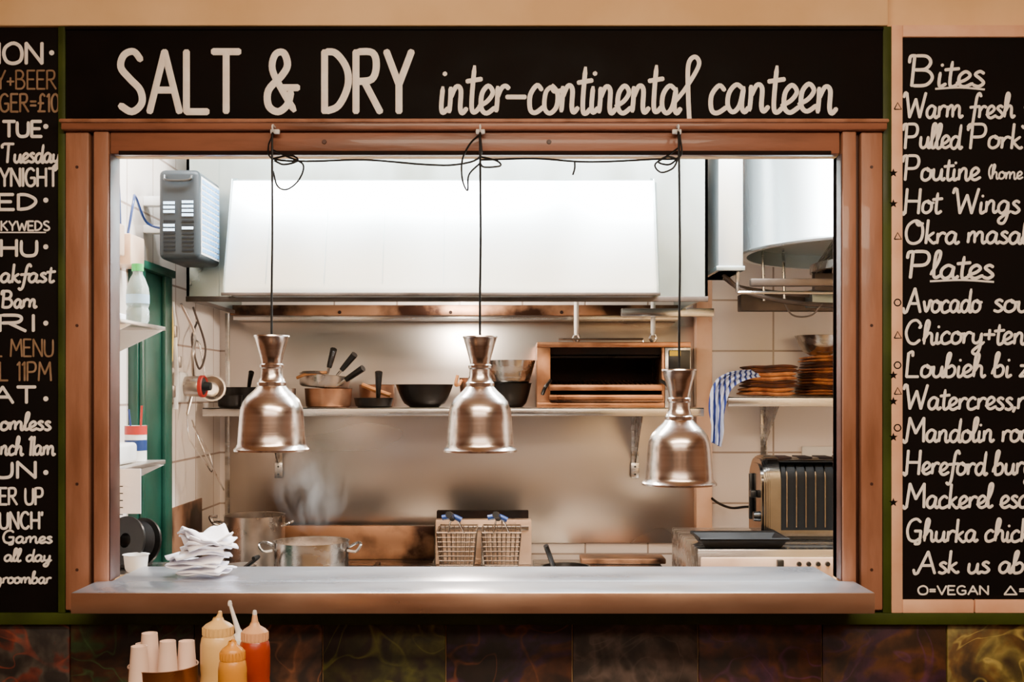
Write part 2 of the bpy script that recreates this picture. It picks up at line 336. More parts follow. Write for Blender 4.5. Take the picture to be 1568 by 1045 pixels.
# ------------------------------------------------------------ lower painted panels and green trim
us=[-240,-70,110,300,495,683,876,1068,1257,1447,1640,1830]
pp=B('painted_wall_panels',True)
for i in range(len(us)-1):
    c=gr[i%len(gr)]
    pp.box(X(us[i])+0.0015,X(us[i+1])-0.0015,-0.012,0,0.25,Z(946),graffiti('panel_paint_%d'%i,i+1,*c),0.002)
pp.done()
t=B('trim_green',True)
t.box(-1.9,1.8,-0.03,0,Z(954),Z(936),M['green'],0.003)
t.box(X(96),X(107),-0.03,0,Z(936),Z(46),M['green'],0.002)
t.box(X(1346),X(1359),-0.03,0,Z(936),Z(46),M['green'],0.002)
t.done()

# ------------------------------------------------------------ boards
e=empty('shop_sign',(X(726),-0.02,Z(195)))
b=B('sign_panel'); b.box(X(108),X(1346),-0.030,0,Z(196),Z(50),M['board'],0.002)
b.box(X(108),X(1346),-0.036,-0.03,Z(52),Z(48),M['board'],0.001); b.done(e)
b=B('sign_lettering'); yb=-0.0305; c=M['chalk']
text(b,'SALT',182,366,171,92,yb,11,c); text(b,'&',407,456,171,92,yb,11,c); text(b,'DRY',497,630,171,92,yb,11,c)
text(b,'inter',672,778,172,84,yb,7.2,c,True); text(b,'-',778,806,172,84,yb,7.2,c); text(b,'continenta',808,1040,172,84,yb,7.2,c,True)
b.tube([(X(u,yb),yb,Z(v,yb)) for u,v in ((1030,160),(1050,135),(1070,100),(1064,87),(1054,100),(1054,150),(1056,190))],S(7)/2,c,seg=6,flat=.12)
text(b,'canteen',1085,1280,172,84,yb,7.2,c,True); b.done(e)

e=empty('menu_board',(X(1500),-0.02,Z(935)))
b=B('menu_panel'); b.box(X(1374),X(1760),-0.022,0,Z(917),Z(60),M['board'])
b.done(e)
b=B('menu_border')
b.box(X(1359),X(1376),-0.03,0,Z(936),Z(44),M['border'],0.002); b.box(X(1376),X(1740),-0.03,0,Z(62),Z(44),M['border'],0.002)
b.box(X(1376),X(1484),-0.03,0,Z(936),Z(916),M['border'],0.002); b.box(X(1486),X(1740),-0.03,0,Z(936),Z(916),M['border'],0.002); b.box(X(1740),X(1760),-0.03,0,Z(936),Z(44),M['border'],0.002); b.done(e)
b=B('menu_lettering'); yb=-0.0225
for s,u0,u1,vb,h,wd in [('Bites',1396,1508,132,46,5),('Warm fresh',1386,1553,180,37,4.4),('flatbread',1568,1700,180,37,4.4),('Pulled',1386,1472,227,37,4.4),('Pork bun',1486,1640,227,37,4.4),('Poutine',1386,1500,276,37,4.4),
    ('(home fries',1513,1612,274,22,2.8),('Hot',1386,1440,326,37,4.4),('Wings',1462,1562,326,37,4.4),('Okra masala',1386,1594,373,35,4.4),('Plates',1394,1522,426,40,5),
    ('Avocado',1388,1502,478,36,4.4),('soup',1520,1600,478,36,4.4),('Chicory+tender',1386,1620,527,36,4.4),('Loubieh bi zeit',1388,1612,577,36,4.4),('Watercress,roquet',1386,1650,627,36,4.4),
    ('Mandolin root',1388,1590,677,36,4.4),('Hereford burger',1388,1612,727,36,4.4),('Mackerel escab',1388,1610,778,36,4.4),('Ghurka chicken',1388,1610,830,34,4.4),('Ask us about',1405,1620,878,33,4.4)]:
    text(b,s,u0,u1,vb,h,yb,wd,M['chalk'],True)
text(b,'O=VEGAN',1406,1514,911,13,yb,2.6,M['chalk']); text(b,'^=',1538,1575,911,14,yb,2.6,M['chalk'])
for v,a,c2 in ((136,1432,1508),(431,1424,1522)): b.tube([(X(a,yb),yb,Z(v,yb)),(X((a+c2)/2,yb),yb,Z(v-2,yb)),(X(c2,yb),yb,Z(v+1,yb))],S(3)/2,M['chalk'],seg=6,flat=.12)
yb=-0.0305
def star(cx,cy,r):
    P=[]
    for k in range(10):
        rr=r if k%2==0 else r*0.42; a=math.pi/2+k*math.pi/5; P.append((X(cx,yb)+S(rr)*math.cos(a),Z(cy,yb)+S(rr)*math.sin(a)))
    b.prism(P,'Y',yb,yb+0.001,M['board'])
for v in (265,312,575,615,670,770): star(1368,v,7)
for v in (168,365,515,600): b.tube([(X(1363),yb,Z(v+4)),(X(1374),yb,Z(v+4)),(X(1368),yb,Z(v-6)),(X(1363),yb,Z(v+4))],S(2)/2,M['board'],seg=5,smooth=False,flat=.2)
for v in (465,560,655): b.tube([(X(1368+5*math.cos(k)),yb,Z(v+5*math.sin(k))) for k in (0,1.05,2.1,3.14,4.2,5.2)],S(2)/2,M['board'],seg=5,closed=True,flat=.2)
b.done(e)

e=empty('events_board',(X(-20),-0.02,Z(935)))
b=B('events_panel'); b.box(X(-220),X(96),-0.022,0,Z(936),Z(46),M['board'],0.002); b.done(e)
b=B('events_lettering'); yb=-0.0225; C=M['chalk']; D=M['chalkdim']
for s,u0,u1,vb,h,wd,m,sc in [('TION',-32,66,97,31,5.5,C,0),('Y+BEER',-6,86,136,28,3,D,0),('GER=£10',0,90,171,27,3.4,D,0),('TUE',5,64,209,23,5,C,0),('Tuesday',4,92,249,28,4.2,C,1),
   ('YNIGHT',0,88,285,27,4,C,0),('WED',-48,57,321,23,5,C,0),('KYWEDS',2,76,353,14,2.8,C,0),('THU',-28,58,392,24,5,C,0),('akfast',0,82,432,27,4.2,C,1),('Barn',4,56,471,25,4.2,C,1),
   ('FRI',-42,54,507,24,5,C,0),('L MENU',-8,82,546,26,3,D,0),('L 11PM',0,78,583,28,3.2,D,0),('SAT',-44,54,617,24,5,C,0),('omless',0,78,659,26,4.2,C,1),('nch 11am',0,84,697,28,4,C,1),
   ('SUN',-40,56,732,24,5,C,0),('ER UP',0,66,773,25,3.8,C,0),('UNCH\'',0,66,810,25,4,C,0),('Games',4,80,832,19,3.4,C,1),('all day',6,78,860,19,3.4,C,1),('groombar',-8,78,894,18,3.2,C,1)]:
    text(b,s,u0,u1,vb,h,yb,wd,m,bool(sc))
for v in (85,197,309,380,496,611,723): b.lathe((0,0,0),[(S(3.8),0),(S(3.8),0.001)],C,seg=14,T=Matrix.Translation((X(76 if v>90 else 85),yb,Z(v)))@Matrix.Rotation(math.pi/2,4,'X'),capb=True,capt=True)
b.tube([(X(0),yb,Z(358)),(X(76),yb,Z(358))],S(2)/2,C,seg=5,smooth=False,flat=.12)
b.done(e)

# ------------------------------------------------------------ opening frame
e=empty('serving_hatch_frame',(X(726),-0.02,1.0))
zb=0.97
def tbox(nm,*a,m=None,bev=0.004):
    b=B(nm); b.box(*a,m,bev); return b.done(e)
tbox('top_rail',X(106),X(1348),-0.054,0,Z(206),Z(192),m=M['frameh'])
tbox('top_rail_cap',X(104),X(1350),-0.060,0,Z(196),Z(190),m=M['frame'])
tbox('header_board',X(176),X(1280),-0.034,0.0,Z(240),Z(206),m=M['frameh'])
tbox('header_lip',X(190),X(1266),-0.04,-0.034,Z(242),Z(236),m=M['soot'],bev=0.001)
tbox('jamb_left_outer',X(108),X(144),-0.034,0.0,zb,Z(206),m=M['frame'])
tbox('jamb_left_mid',X(145),X(151),-0.020,0.0,zb,Z(206),m=M['frame_rev'],bev=0.002)
tbox('jamb_left_inner',X(152),X(175),-0.04,0.0,zb,Z(206),m=M['frame'])
tbox('jamb_left_reveal',X(175),X(177),-0.036,WT+0.002,1.042,Z(240),m=M['frame_rev'],bev=0.001)
tbox('jamb_right_inner',X(1283),X(1304),-0.04,0.0,zb,Z(206),m=M['frame'])
tbox('jamb_right_reveal',X(1281),X(1283),-0.036,WT+0.002,1.042,Z(240),m=M['frame_rev'],bev=0.001)
tbox('jamb_right_mid',X(1305),X(1311),-0.020,0.0,zb,Z(206),m=M['frame_rev'],bev=0.002)
tbox('jamb_right_outer',X(1312),X(1345),-0.034,0.0,zb,Z(206),m=M['frame'])
b=B('screws')
for u in (126,1328):
    for v in (260,500,740,870): b.lathe((0,0,0),[(0.004,0),(0.0035,0.0015)],M['frame_rev'],seg=12,T=Matrix.Translation((X(u),-0.034,Z(v)))@Matrix.Rotation(math.pi/2,4,'X'),capb=True,capt=True)
for u in (500,840): b.lathe((0,0,0),[(0.006,0),(0.005,0.002)],M['frame_rev'],seg=12,T=Matrix.Translation((X(u),-0.034,Z(222)))@Matrix.Rotation(math.pi/2,4,'X'),capb=True,capt=True)
b.done(e)
# ------------------------------------------------------------ counter
b=B('serving_counter')
b.box(-1.004,0.826,-0.196,-0.0405,0.998,1.042,M['ctop'],0.003)
b.box(OX0+0.005,OX1-0.005,-0.041,0.19,0.998,1.042,M['ctop'],0.002)
b.box(-1.004,0.826,-0.2,-0.196,0.994,1.041,M['lip'],0.0015)
b.done()

# ------------------------------------------------------------ heat lamps
yl=-0.095; k=S(1,yl)
prof=[(26.5,0),(27,2),(25.5,4),(22,16),(18,30),(15.5,40),(15.5,43),(18,45),(18,49),(16,51),(16.5,60),(19,68),(20.5,71),(22,72),(22,76),(21,77),(27,84),(36,92),(43,101),(47,112),(48.5,125),(50,145),(51.5,166),(54,171),(57,174),(57,177),(55,177),(50,166),(48,130),(44,110),(34,96),(20,84)]
def heat_lamp(u,v0):
    cx=X(u,yl); zt=Z(v0,yl)
    e=empty('heat_lamp',(cx,yl,zt))
    b=B('shade'); b.lathe((cx,yl,zt),[(r*k,-d*k) for r,d in prof],M['copper'],seg=64); b.done(e)
    b=B('socket'); b.lathe((cx,yl,zt),[(9*k,-8*k),(9*k,-80*k),(16*k,-84*k),(16*k,-100*k)],M['black'],seg=24,capb=True,capt=True); b.done(e)
    b=B('bulb'); b.lathe((cx,yl,zt),[(12*k,-100*k),(22*k,-115*k),(30*k,-135*k),(28*k,-148*k),(12*k,-156*k),(0.5*k,-157*k)],M['bulb'],seg=24); b.done(e)
    b=B('cord'); hz=Z(208,-0.075)
    b.tube([(cx,yl,zt-8*k),(cx,yl,zt+0.1),(cx+S(1),yl,(zt+hz)/2),(cx,-0.09,hz-0.02),(cx,-0.078,hz+0.004)],0.0028,M['rubber']); b.done(e)
    b=B('cup_hook'); b.box(cx-0.011,cx+0.011,-0.06,-0.05,Z(206,-0.05),Z(199,-0.05),M['white'],0.002)
    b.tube([(cx,-0.055,Z(203)),(cx,-0.08,Z(203)),(cx,-0.088,Z(207)),(cx,-0.08,Z(212)),(cx,-0.07,Z(210))],0.0022,M['white']); b.done(e)
    l=bpy.data.lights.new('heat_glow','SPOT'); l.energy=5; l.color=(1,0.78,0.55); l.spot_size=2.3; l.spot_blend=0.6; l.shadow_soft_size=0.03
    o=bpy.data.objects.new('glow',l); o.location=(cx,yl,zt-160*k); bpy.context.collection.objects.link(o); o.parent=e; o.matrix_parent_inverse=Matrix.Translation((-cx,-yl,-zt))
for u,v in ((416,514),(735,515),(1040,566)): heat_lamp(u,v)
b=B('power_cables'); R=M['rubber']; yc=-0.062
def cab(pts,r=0.0024): b.tube([(X(u,yc),yc if len(q)==0 else q[0],Z(v,yc)) for u,v,*q in pts],r,R,seg=6,n=6)
cab([(418,206),(411,225),(418,243),(470,247),(560,245),(650,252),(700,252),(735,240),(735,206)])
cab([(418,230),(440,240),(464,252),(458,275),(440,290),(425,285),(418,262)])
cab([(418,243),(445,238),(456,246),(435,252),(420,246)])
cab([(735,206),(720,220),(708,245),(708,275),(716,292),(718,268),(735,250)])
cab([(735,240),(760,246),(766,254),(742,256),(735,250)])
cab([(735,245),(820,243),(900,248),(1000,244),(1041,240),(1041,206)])
cab([(880,247),(880,258),(877,268)])
cab([(1041,225),(1020,240),(1003,252),(1012,264),(1030,258),(1038,244)])
cab([(1041,240),(1025,252),(1008,248),(1022,240),(1041,245)])
b.done()
# ------------------------------------------------------------ hood
hy0,hy1,hz=0.8,1.7,1.81
e=empty('extractor_hood',(-0.2,1.2,hz))
b=B('canopy')
bx0,bx1,by=-1.074,0.646,0.97
for a in ((bx0,bx1,by,by+0.01,hz,2.40),(bx0,bx0+0.01,by,hy1,hz,2.40),(bx1-0.01,bx1,by,hy1,hz,2.40),(bx0,bx1,by,hy1,2.40,2.41)):
    b.box(*a,M['hoodside'])
b.box(bx0+0.01,bx1-0.01,by+0.01,hy1,2.05,2.06,M['dkmetal'])
for x in (-0.97,0.56): b.box(x,x+0.004,by-0.003,by,hz,2.4,M['hoodside'])
b.done(e)
b=B('front_plenum')
x0,x1=-0.905,0.457
b.prism([(by,hz),(hy0,hz),(hy0,hz+0.02),(by-0.06,2.185),(by,2.20)],'X',x0,x1,M['hood'])
for u in (412,500,588,680): 
    b.add([(X(u,0.86),hy0-0.001,hz+0.03),(X(u,0.86)+0.0015,hy0-0.001,hz+0.03),(X(u,0.86)+0.0015,by-0.062,2.18),(X(u,0.86),by-0.062,2.18)],[[0,1,2,3]],M['hoodside'])
for xx in (x0-0.004,x1):
    b.prism([(by,hz),(hy0-0.006,hz),(hy0-0.006,hz+0.03),(by-0.066,2.19),(by,2.205)],'X',xx,xx+0.004,M['hoodside'])
# splayed side cheeks
b.add([(x0-0.03,by-0.002,hz+0.01),(x0,hy0,hz+0.01),(x0,by-0.06,2.18),(x0-0.02,by-0.002,2.19)],[[0,1,2,3]],M['hoodside'])
b.add([(x1+0.03,by-0.002,hz+0.01),(x1+0.004,hy0,hz+0.01),(x1+0.004,by-0.06,2.18),(x1+0.02,by-0.002,2.19)],[[0,1,2,3]],M['hoodside'])
b.done(e)
b=B('lower_rim')
b.box(x0-0.01,x1+0.01,hy0-0.010,hy0,hz-0.008,hz+0.002,M['dkmetal'],0.002)
b.box(bx0,bx1,by-0.01,by+0.0,hz-0.014,hz+0.004,M['dkmetal'],0.002)
b.box(bx0,bx1,1.60,1.68,hz-0.035,hz-0.006,M['steel'],0.003)
b.box(bx0,bx1,1.55,1.60,hz-0.02,hz+0.02,M['burnt'],0.003)
for u in (380,520,690,860): b.lathe((0,0,0),[(0.007,0),(0.006,0.004)],M['soot'],seg=12,T=Matrix.Translation((X(u,1.55),1.55,hz-0.008))@Matrix.Rotation(math.pi/2,4,'X'),capb=True,capt=True)
b.box(X(950,1.5),X(1090,1.5),1.45,1.5,hz-0.03,hz+0.0,M['steel'],0.002)
b.box(bx0+0.01,bx0+0.02,by,1.68,hz-0.012,hz,M['dkmetal'])
b.done(e)
b=B('hood_lamp'); b.lathe((-0.2,1.3,2.0),[(0.001,-0.05),(0.05,-0.04),(0.07,0),(0.07,0.05)],M['bulb'],seg=24,capt=True); b.done(e)
# ------------------------------------------------------------ splashback
b=B('wall_splashback',True); b.box(X(352,1.69),X(1062,1.69),1.687,1.70,Z(832,1.69),1.80,M['splash'],0.001)
b.box(X(345,1.69),X(352,1.69),1.686,1.70,Z(832,1.69),Z(480,1.69),M['steel'],0.001); b.done()
b=B('wall_pillar',True); b.box(X(1064,1.66),X(1088,1.66),1.62,1.70,0,2.7,M['plaster'],0.003); b.done()
# ------------------------------------------------------------ shelf on back wall
sz=1.441; sy=1.35
b=B('steel_shelf'); b.box(X(310,sy),X(1078,sy),sy,1.685,sz-0.005,sz,M['steel'],0.001); b.box(X(310,sy),X(1078,sy),sy,sy+0.006,sz-0.031,sz,M['steel'],0.001)
for u in (412,980):
    x=X(u,1.5); b.box(x-0.014,x+0.014,1.678,1.686,sz-0.25,sz-0.005,M['steel'],0.001)
    b.prism([(1.42,sz-0.006),(1.68,sz-0.006),(1.68,sz-0.22),(1.66,sz-0.22),(1.42,sz-0.03)],'X',x-0.002,x+0.002,M['steel'])
    b.box(x-0.016,x+0.016,1.67,1.68,sz-0.28,sz-0.22,M['steel'],0.002)
    for dz in (0.235,0.265): b.lathe((0,0,0),[(0.004,0),(0.004,0.002)],M['black'],seg=10,T=Matrix.Translation((x,1.67,sz-dz))@Matrix.Rotation(math.pi/2,4,'X'),capb=True,capt=True)
b.done()
# pans
def vessel(b,c,r,h,m,flare=0.0,th=0.003,base=0.8,seg=40,T=None):
    pr=[(0.001,0),(r*base*0.9,0),(r*base,0.004)]
    for i in range(1,7):
        t=i/6; pr.append((r*(base+(1-base)*t**(0.6))+flare*t,h*t))
    pr+= [(pr[-1][0]+0.003,h+0.001)]
    inner=[(max(a-th,0.001),max(z,0.004)) for a,z in pr[::-1][1:]]
    b.lathe(c,pr+inner,m,seg=seg,T=T)
yp=1.5
def pan(name,u,ub,h,m,hd=None,hm=None,base=0.85,y=yp,z=sz,thick=0.008):
    r=S(ub,y); c=(X(u,y),y,z)
    b=B(name); vessel(b,c,r,h,m,base=base)
    if hd:
        for (a0,v0),(a1,v1) in hd:
            p0=Vector((X(a0,y-r*0.4),y-r*0.4,Z(v0,y-r*0.4))); p1=Vector((X(a1,y-r*0.9),y-r*0.9,Z(v1,y-r*0.9)))
            b.tube([p0,(p0+p1)/2+Vector((0,0,0.006)),p1],lambda t:thick*(0.55+0.45*t),hm or m,seg=8)
    return b.done()
pan('frying_pan',376,32,0.075,M['iron'],[((380,602),(385,570))],M['black'],y=1.58,thick=0.011)
pan('frying_pan',352,19,0.045,M['iron'],[((345,612),(330,604))],M['iron'],y=1.41,base=0.9)
pan('milk_pan',404,17,0.055,M['pancop'],[((402,605),(412,586))],M['black'],y=1.42,base=0.92)
pan('casserole',436,17,0.07,M['alu'],y=1.44,base=0.95)
b=B('saucepan_stack')
c=(X(503,yp),yp,sz); vessel(b,c,S(36,yp),0.07,M['pancop'],base=0.93)
vessel(b,(X(496,yp),yp,sz+0.072),S(39,yp),0.05,M['alu'],base=0.93,T=rotT((X(497,yp),yp,sz+0.062),0,math.radians(5),0))
b.lathe((X(480,1.44),1.44,sz+0.125),[(0.001,0.012),(0.04,0.010),(0.05,0.0)],M['alu'],seg=30)
b.tube([(X(455,1.42),1.42,sz+0.11),(X(470,1.4),1.4,sz+0.123),(X(500,1.42),1.42,sz+0.13)],0.006,M['wood'])
for (a0,v0),(a1,v1) in (((500,578),(511,535)),((512,580),(543,543)),((515,592),(556,564))):
    y0=yp-0.07;y1=yp-0.1
    b.tube([(X(a0,y0),y0,Z(v0,y0)),(X((a0*2+a1)/3,y0),y0,Z((v0*2+v1)/3,y0))],0.005,M['alu'],smooth=False)
    b.tube([(X((a0*2+a1)/3,y0),y0,Z((v0*2+v1)/3,y0)),(X((a0+a1)/2,y0),y0,Z((v0+v1)/2,y0)),(X(a1,y1),y1,Z(v1,y1))],lambda t:0.009+0.004*t,M['black'])
b.done()
pan('skillet',572,30,0.035,M['iron'],[((579,612),(580,570))],M['black'],thick=0.014,y=1.43)
b=B('saute_pan'); vessel(b,(X(577,1.615),1.615,sz),S(27,1.61),0.085,M['pancop'],base=0.95)
b.tube([(X(555,1.55),1.545,Z(590,1.545)),(X(575,1.53),1.53,Z(598,1.52)),(X(598,1.53),1.53,Z(606,1.53))],0.009,M['wood']); b.done()
pan('wok',650,44,0.085,M['iron'],base=0.55,y=1.48)
b=B('wooden_bowl'); vessel(b,(X(720,1.53),1.53,sz),S(17,yp),0.11,M['pancop'],base=0.7); b.tube([(X(706,1.49),1.5,sz+0.10),(X(702,1.43),1.46,sz+0.085),(X(697,1.4),1.44,sz+0.085),(X(700,1.4),1.44,sz+0.12)],0.006,M['wood']); b.done()
b=B('mixing_bowl_stack'); vessel(b,(X(782,yp),yp,sz),S(32,yp),0.09,M['iron'],base=0.6); vessel(b,(X(782,yp),yp,sz+0.05),S(38,yp),0.125,M['steel'],base=0.45); b.done()
# ------------------------------------------------------------ salamander grill
gx0,gx1=X(822,1.4),X(1018,1.4); gx2=X(1058,1.4); gz1=Z(524,1.4); gy0,gy1=1.40,1.68
b=B('salamander_grill'); m=M['grill']
b.box(gx0,gx2,gy0,gy1,gz1-0.02,gz1,m,0.003); b.box(gx0,gx1,gy0,gy1,sz,sz+0.02,m,0.003)
b.box(gx0,gx0+0.05,gy0,gy1,sz+0.02,gz1-0.02,m,0.003); b.box(gx1-0.012,gx1,gy0,gy1,sz+0.02,gz1-0.02,m,0.003)
b.box(gx0+0.05,gx1-0.012,gy1-0.01,gy1,sz+0.02,gz1-0.02,M['soot'])
b.box(gx0+0.05,gx1-0.012,gy0+0.02,gy0+0.04,gz1-0.045,gz1-0.02,M['soot']); 
for i in range(5):
    y=gy0+0.06+i*0.045; b.tube([(gx0+0.05,y,gz1-0.05),(gx1-0.012,y,gz1-0.05)],0.009,M['iron'],smooth=False)
b.box(gx0+0.045,gx1-0.01,gy0-0.02,gy0-0.008,sz+0.062,sz+0.085,m,0.003)
b.box(gx0+0.05,gx1-0.012,gy0-0.01,gy1-0.02,sz+0.064,sz+0.068,M['burnt'])
for i in range(22):
    x=gx0+0.06+i*(gx1-gx0-0.08)/22; b.tube([(x,gy0-0.01,sz+0.08),(x,gy1-0.03,sz+0.10)],0.003,M['burnt'],seg=6,smooth=False)
b.box(gx0+0.045,gx1-0.01,gy0-0.03,gy0-0.018,sz+0.028,sz+0.048,m,0.004); b.box(gx0+0.05,gx1-0.012,gy0-0.02,gy1-0.02,sz+0.022,sz+0.028,M['burnt'])
b.tube([(gx0+0.02,gy0-0.03,sz+0.05),(gx0+0.03,gy0-0.05,sz+0.075),(gx0+0.05,gy0-0.03,sz+0.1)],0.007,M['black'])
b.tube([(gx1-0.02,gy0-0.03,sz+0.1),(gx1+0.02,gy0-0.05,sz+0.07),(gx1+0.03,gy0-0.04,sz+0.03)],0.007,M['black'])
b.box(gx1,gx2,gy0,gy1,sz,gz1-0.02,M['steel'],0.003)
b.box(gx1+0.012,gx2-0.004,gy0-0.012,gy0,sz+0.13,gz1-0.03,M['black'],0.003); b.box(gx1+0.016,gx2-0.04,gy0-0.014,gy0-0.012,sz+0.19,gz1-0.033,M['yellow'])
b.lathe((0,0,0),[(0.018,0),(0.018,0.02),(0.012,0.025)],M['black'],seg=20,T=Matrix.Translation(((gx1+gx2)/2,gy0,sz+0.07))@Matrix.Rotation(math.pi/2,4,'X'),capb=True,capt=True)
b.tube([(X(855,1.5),1.5,gz1),(X(855,1.5),1.5,gz1+0.015),(X(985,1.5),1.5,gz1+0.015),(X(985,1.5),1.5,gz1)],0.004,M['steel'],smooth=False)
b.done()
b=B('hanging_support_rods')
for u in (883,1001):
    x=X(u,1.5); b.tube([(x,1.52,gz1+0.03),(x,1.52,hz+0.24)],0.009,M['white'],smooth=False); b.tube([(x,1.52,gz1+0.005),(x-0.012,1.52,gz1+0.02),(x,1.52,gz1+0.038),(x+0.012,1.52,gz1+0.02)],0.005,M['steel'],closed=True)
b.done()
# ------------------------------------------------------------ cooking line
ct=0.85; rx0=-1.09
b=B('cooking_range'); b.box(rx0,-0.30,0.95,1.64,0.0,ct,M['steel'],0.005)
for x in (-0.96,-0.72,-0.5):
    for y in (1.1,1.38):
        for a in (0,math.pi/2): b.box(x-0.1,x+0.1,y-0.008,y+0.008,ct,ct+0.012,M['iron'],T=rotT((x,y,ct),0,0,a))
b.box(rx0,-0.30,1.62,1.66,ct,Z(806,1.62),M['burnt'],0.003)
b.box(rx0,-0.30,0.94,0.95,ct-0.12,ct-0.01,M['black'])
for i in range(6):
    b.lathe((0,0,0),[(0.022,0),(0.02,0.03)],M['black'],seg=16,T=Matrix.Translation((-1.0+i*0.13,0.94,ct-0.065))@Matrix.Rotation(math.pi/2,4,'X'),capb=True,capt=True)
b.done()
def loop(b,p0,p1,out,r,m):
    p0=Vector(p0);p1=Vector(p1);o=Vector(out); b.tube([p0,p0+o*0.8,(p0+p1)/2+o*1.1,p1+o*0.8,p1],r,m)
b=B('stock_pot'); yy=1.38; cx=X(390,yy); r=S(46,yy); zt=Z(789,yy)
vessel(b,(cx,yy,ct+0.013),r,zt-ct-0.013,M['alu'],base=0.97)
for sgn in (-1,1):
    loop(b,(cx+sgn*r,yy-0.05,zt-0.035),(cx+sgn*r,yy+0.02,zt-0.035),(sgn*0.03,-0.01,0.012),0.005,M['steel'])
b.tube([(cx-r,yy-0.02,zt-0.04),(cx-r-0.03,yy-0.03,zt-0.03),(cx-r-0.045,yy-0.03,zt-0.005),(cx-r-0.02,yy-0.03,zt-0.002)],0.006,M['steel'])
b.done()
b=B('cooking_pot'); yy=1.1; cx=X(477,yy); r=S(57,yy); zt=Z(829,yy)
vessel(b,(cx,yy,ct+0.013),r,zt-ct-0.013,M['steel'],base=0.97)
b.lathe((cx,yy,zt-0.04),[(0.001,0),(r-0.004,0)],M['creamp'],seg=40)
for sgn in (-1,1): b.tube([(cx+sgn*r,yy-0.03,zt-0.028),(cx+sgn*(r+0.03),yy-0.035,zt-0.03),(cx+sgn*(r+0.045),yy-0.03,zt-0.008),(cx+sgn*(r+0.03),yy+0.01,zt-0.006),(cx+sgn*r,yy+0.02,zt-0.022)],0.005,M['steel'])
b.done()
b=B('small_saucepan'); yy=1.1; vessel(b,(X(368,yy),yy,ct+0.013),S(24,yy),0.045,M['alu'],base=0.95)
b.tube([(X(372,1.05),1.05,ct+0.052),(X(395,1.0),1.0,Z(854,1.0)),(X(388,0.97),0.97,Z(856,0.97))],0.007,M['black']); b.done()
# steam rising from the pot
sm_=bpy.data.materials.new('steam_vapour'); sm_.use_nodes=True; nt=sm_.node_tree; nt.nodes.clear(); N=nt.nodes; L=nt.links
out=N.new('ShaderNodeOutputMaterial'); pv=N.new('ShaderNodeVolumePrincipled'); tc=N.new('ShaderNodeTexCoord'); mp=N.new('ShaderNodeMapping')
mp.inputs['Scale'].default_value=(1,1,0.5)
no=N.new('ShaderNodeTexNoise'); no.inputs['Scale'].default_value=14; no.inputs['Detail'].default_value=4; no.inputs['Distortion'].default_value=1.2
L.new(tc.outputs['Object'],mp.inputs[0]); L.new(mp.outputs[0],no.inputs['Vector'])
gm=N.new('ShaderNodeMapping'); gm.vector_type='POINT'; gm.inputs['Location'].default_value=(-1,-1,-1); gm.inputs['Scale'].default_value=(2,2,2); L.new(tc.outputs['Generated'],gm.inputs[0])
gt=N.new('ShaderNodeTexGradient'); gt.gradient_type='SPHERICAL'; L.new(gm.outputs[0],gt.inputs[0])
mr=N.new('ShaderNodeMapRange'); mr.inputs[1].default_value=0.42; mr.inputs[2].default_value=0.72; L.new(no.outputs['Fac'],mr.inputs[0])
mu=N.new('ShaderNodeMath'); mu.operation='MULTIPLY'; L.new(mr.outputs[0],mu.inputs[0]); L.new(gt.outputs['Fac'],mu.inputs[1])
m2=N.new('ShaderNodeMath'); m2.operation='MULTIPLY'; m2.inputs[1].default_value=14; L.new(mu.outputs[0],m2.inputs[0]); L.new(m2.outputs[0],pv.inputs['Density'])
pv.inputs['Color'].default_value=(1.0,0.95,0.9,1); L.new(pv.outputs[0],out.inputs['Volume'])
b=B('steam_cloud'); c=(X(478,1.12),1.12,0); z0,z1=Z(822,1.12),Z(670,1.12); h=z1-z0
b.lathe((c[0],c[1],z0),[(0.001,0),(0.08,h*.1),(0.12,h*.3),(0.15,h*.5),(0.13,h*.75),(0.09,h*.93),(0.001,h)],sm_,seg=24); b.done()
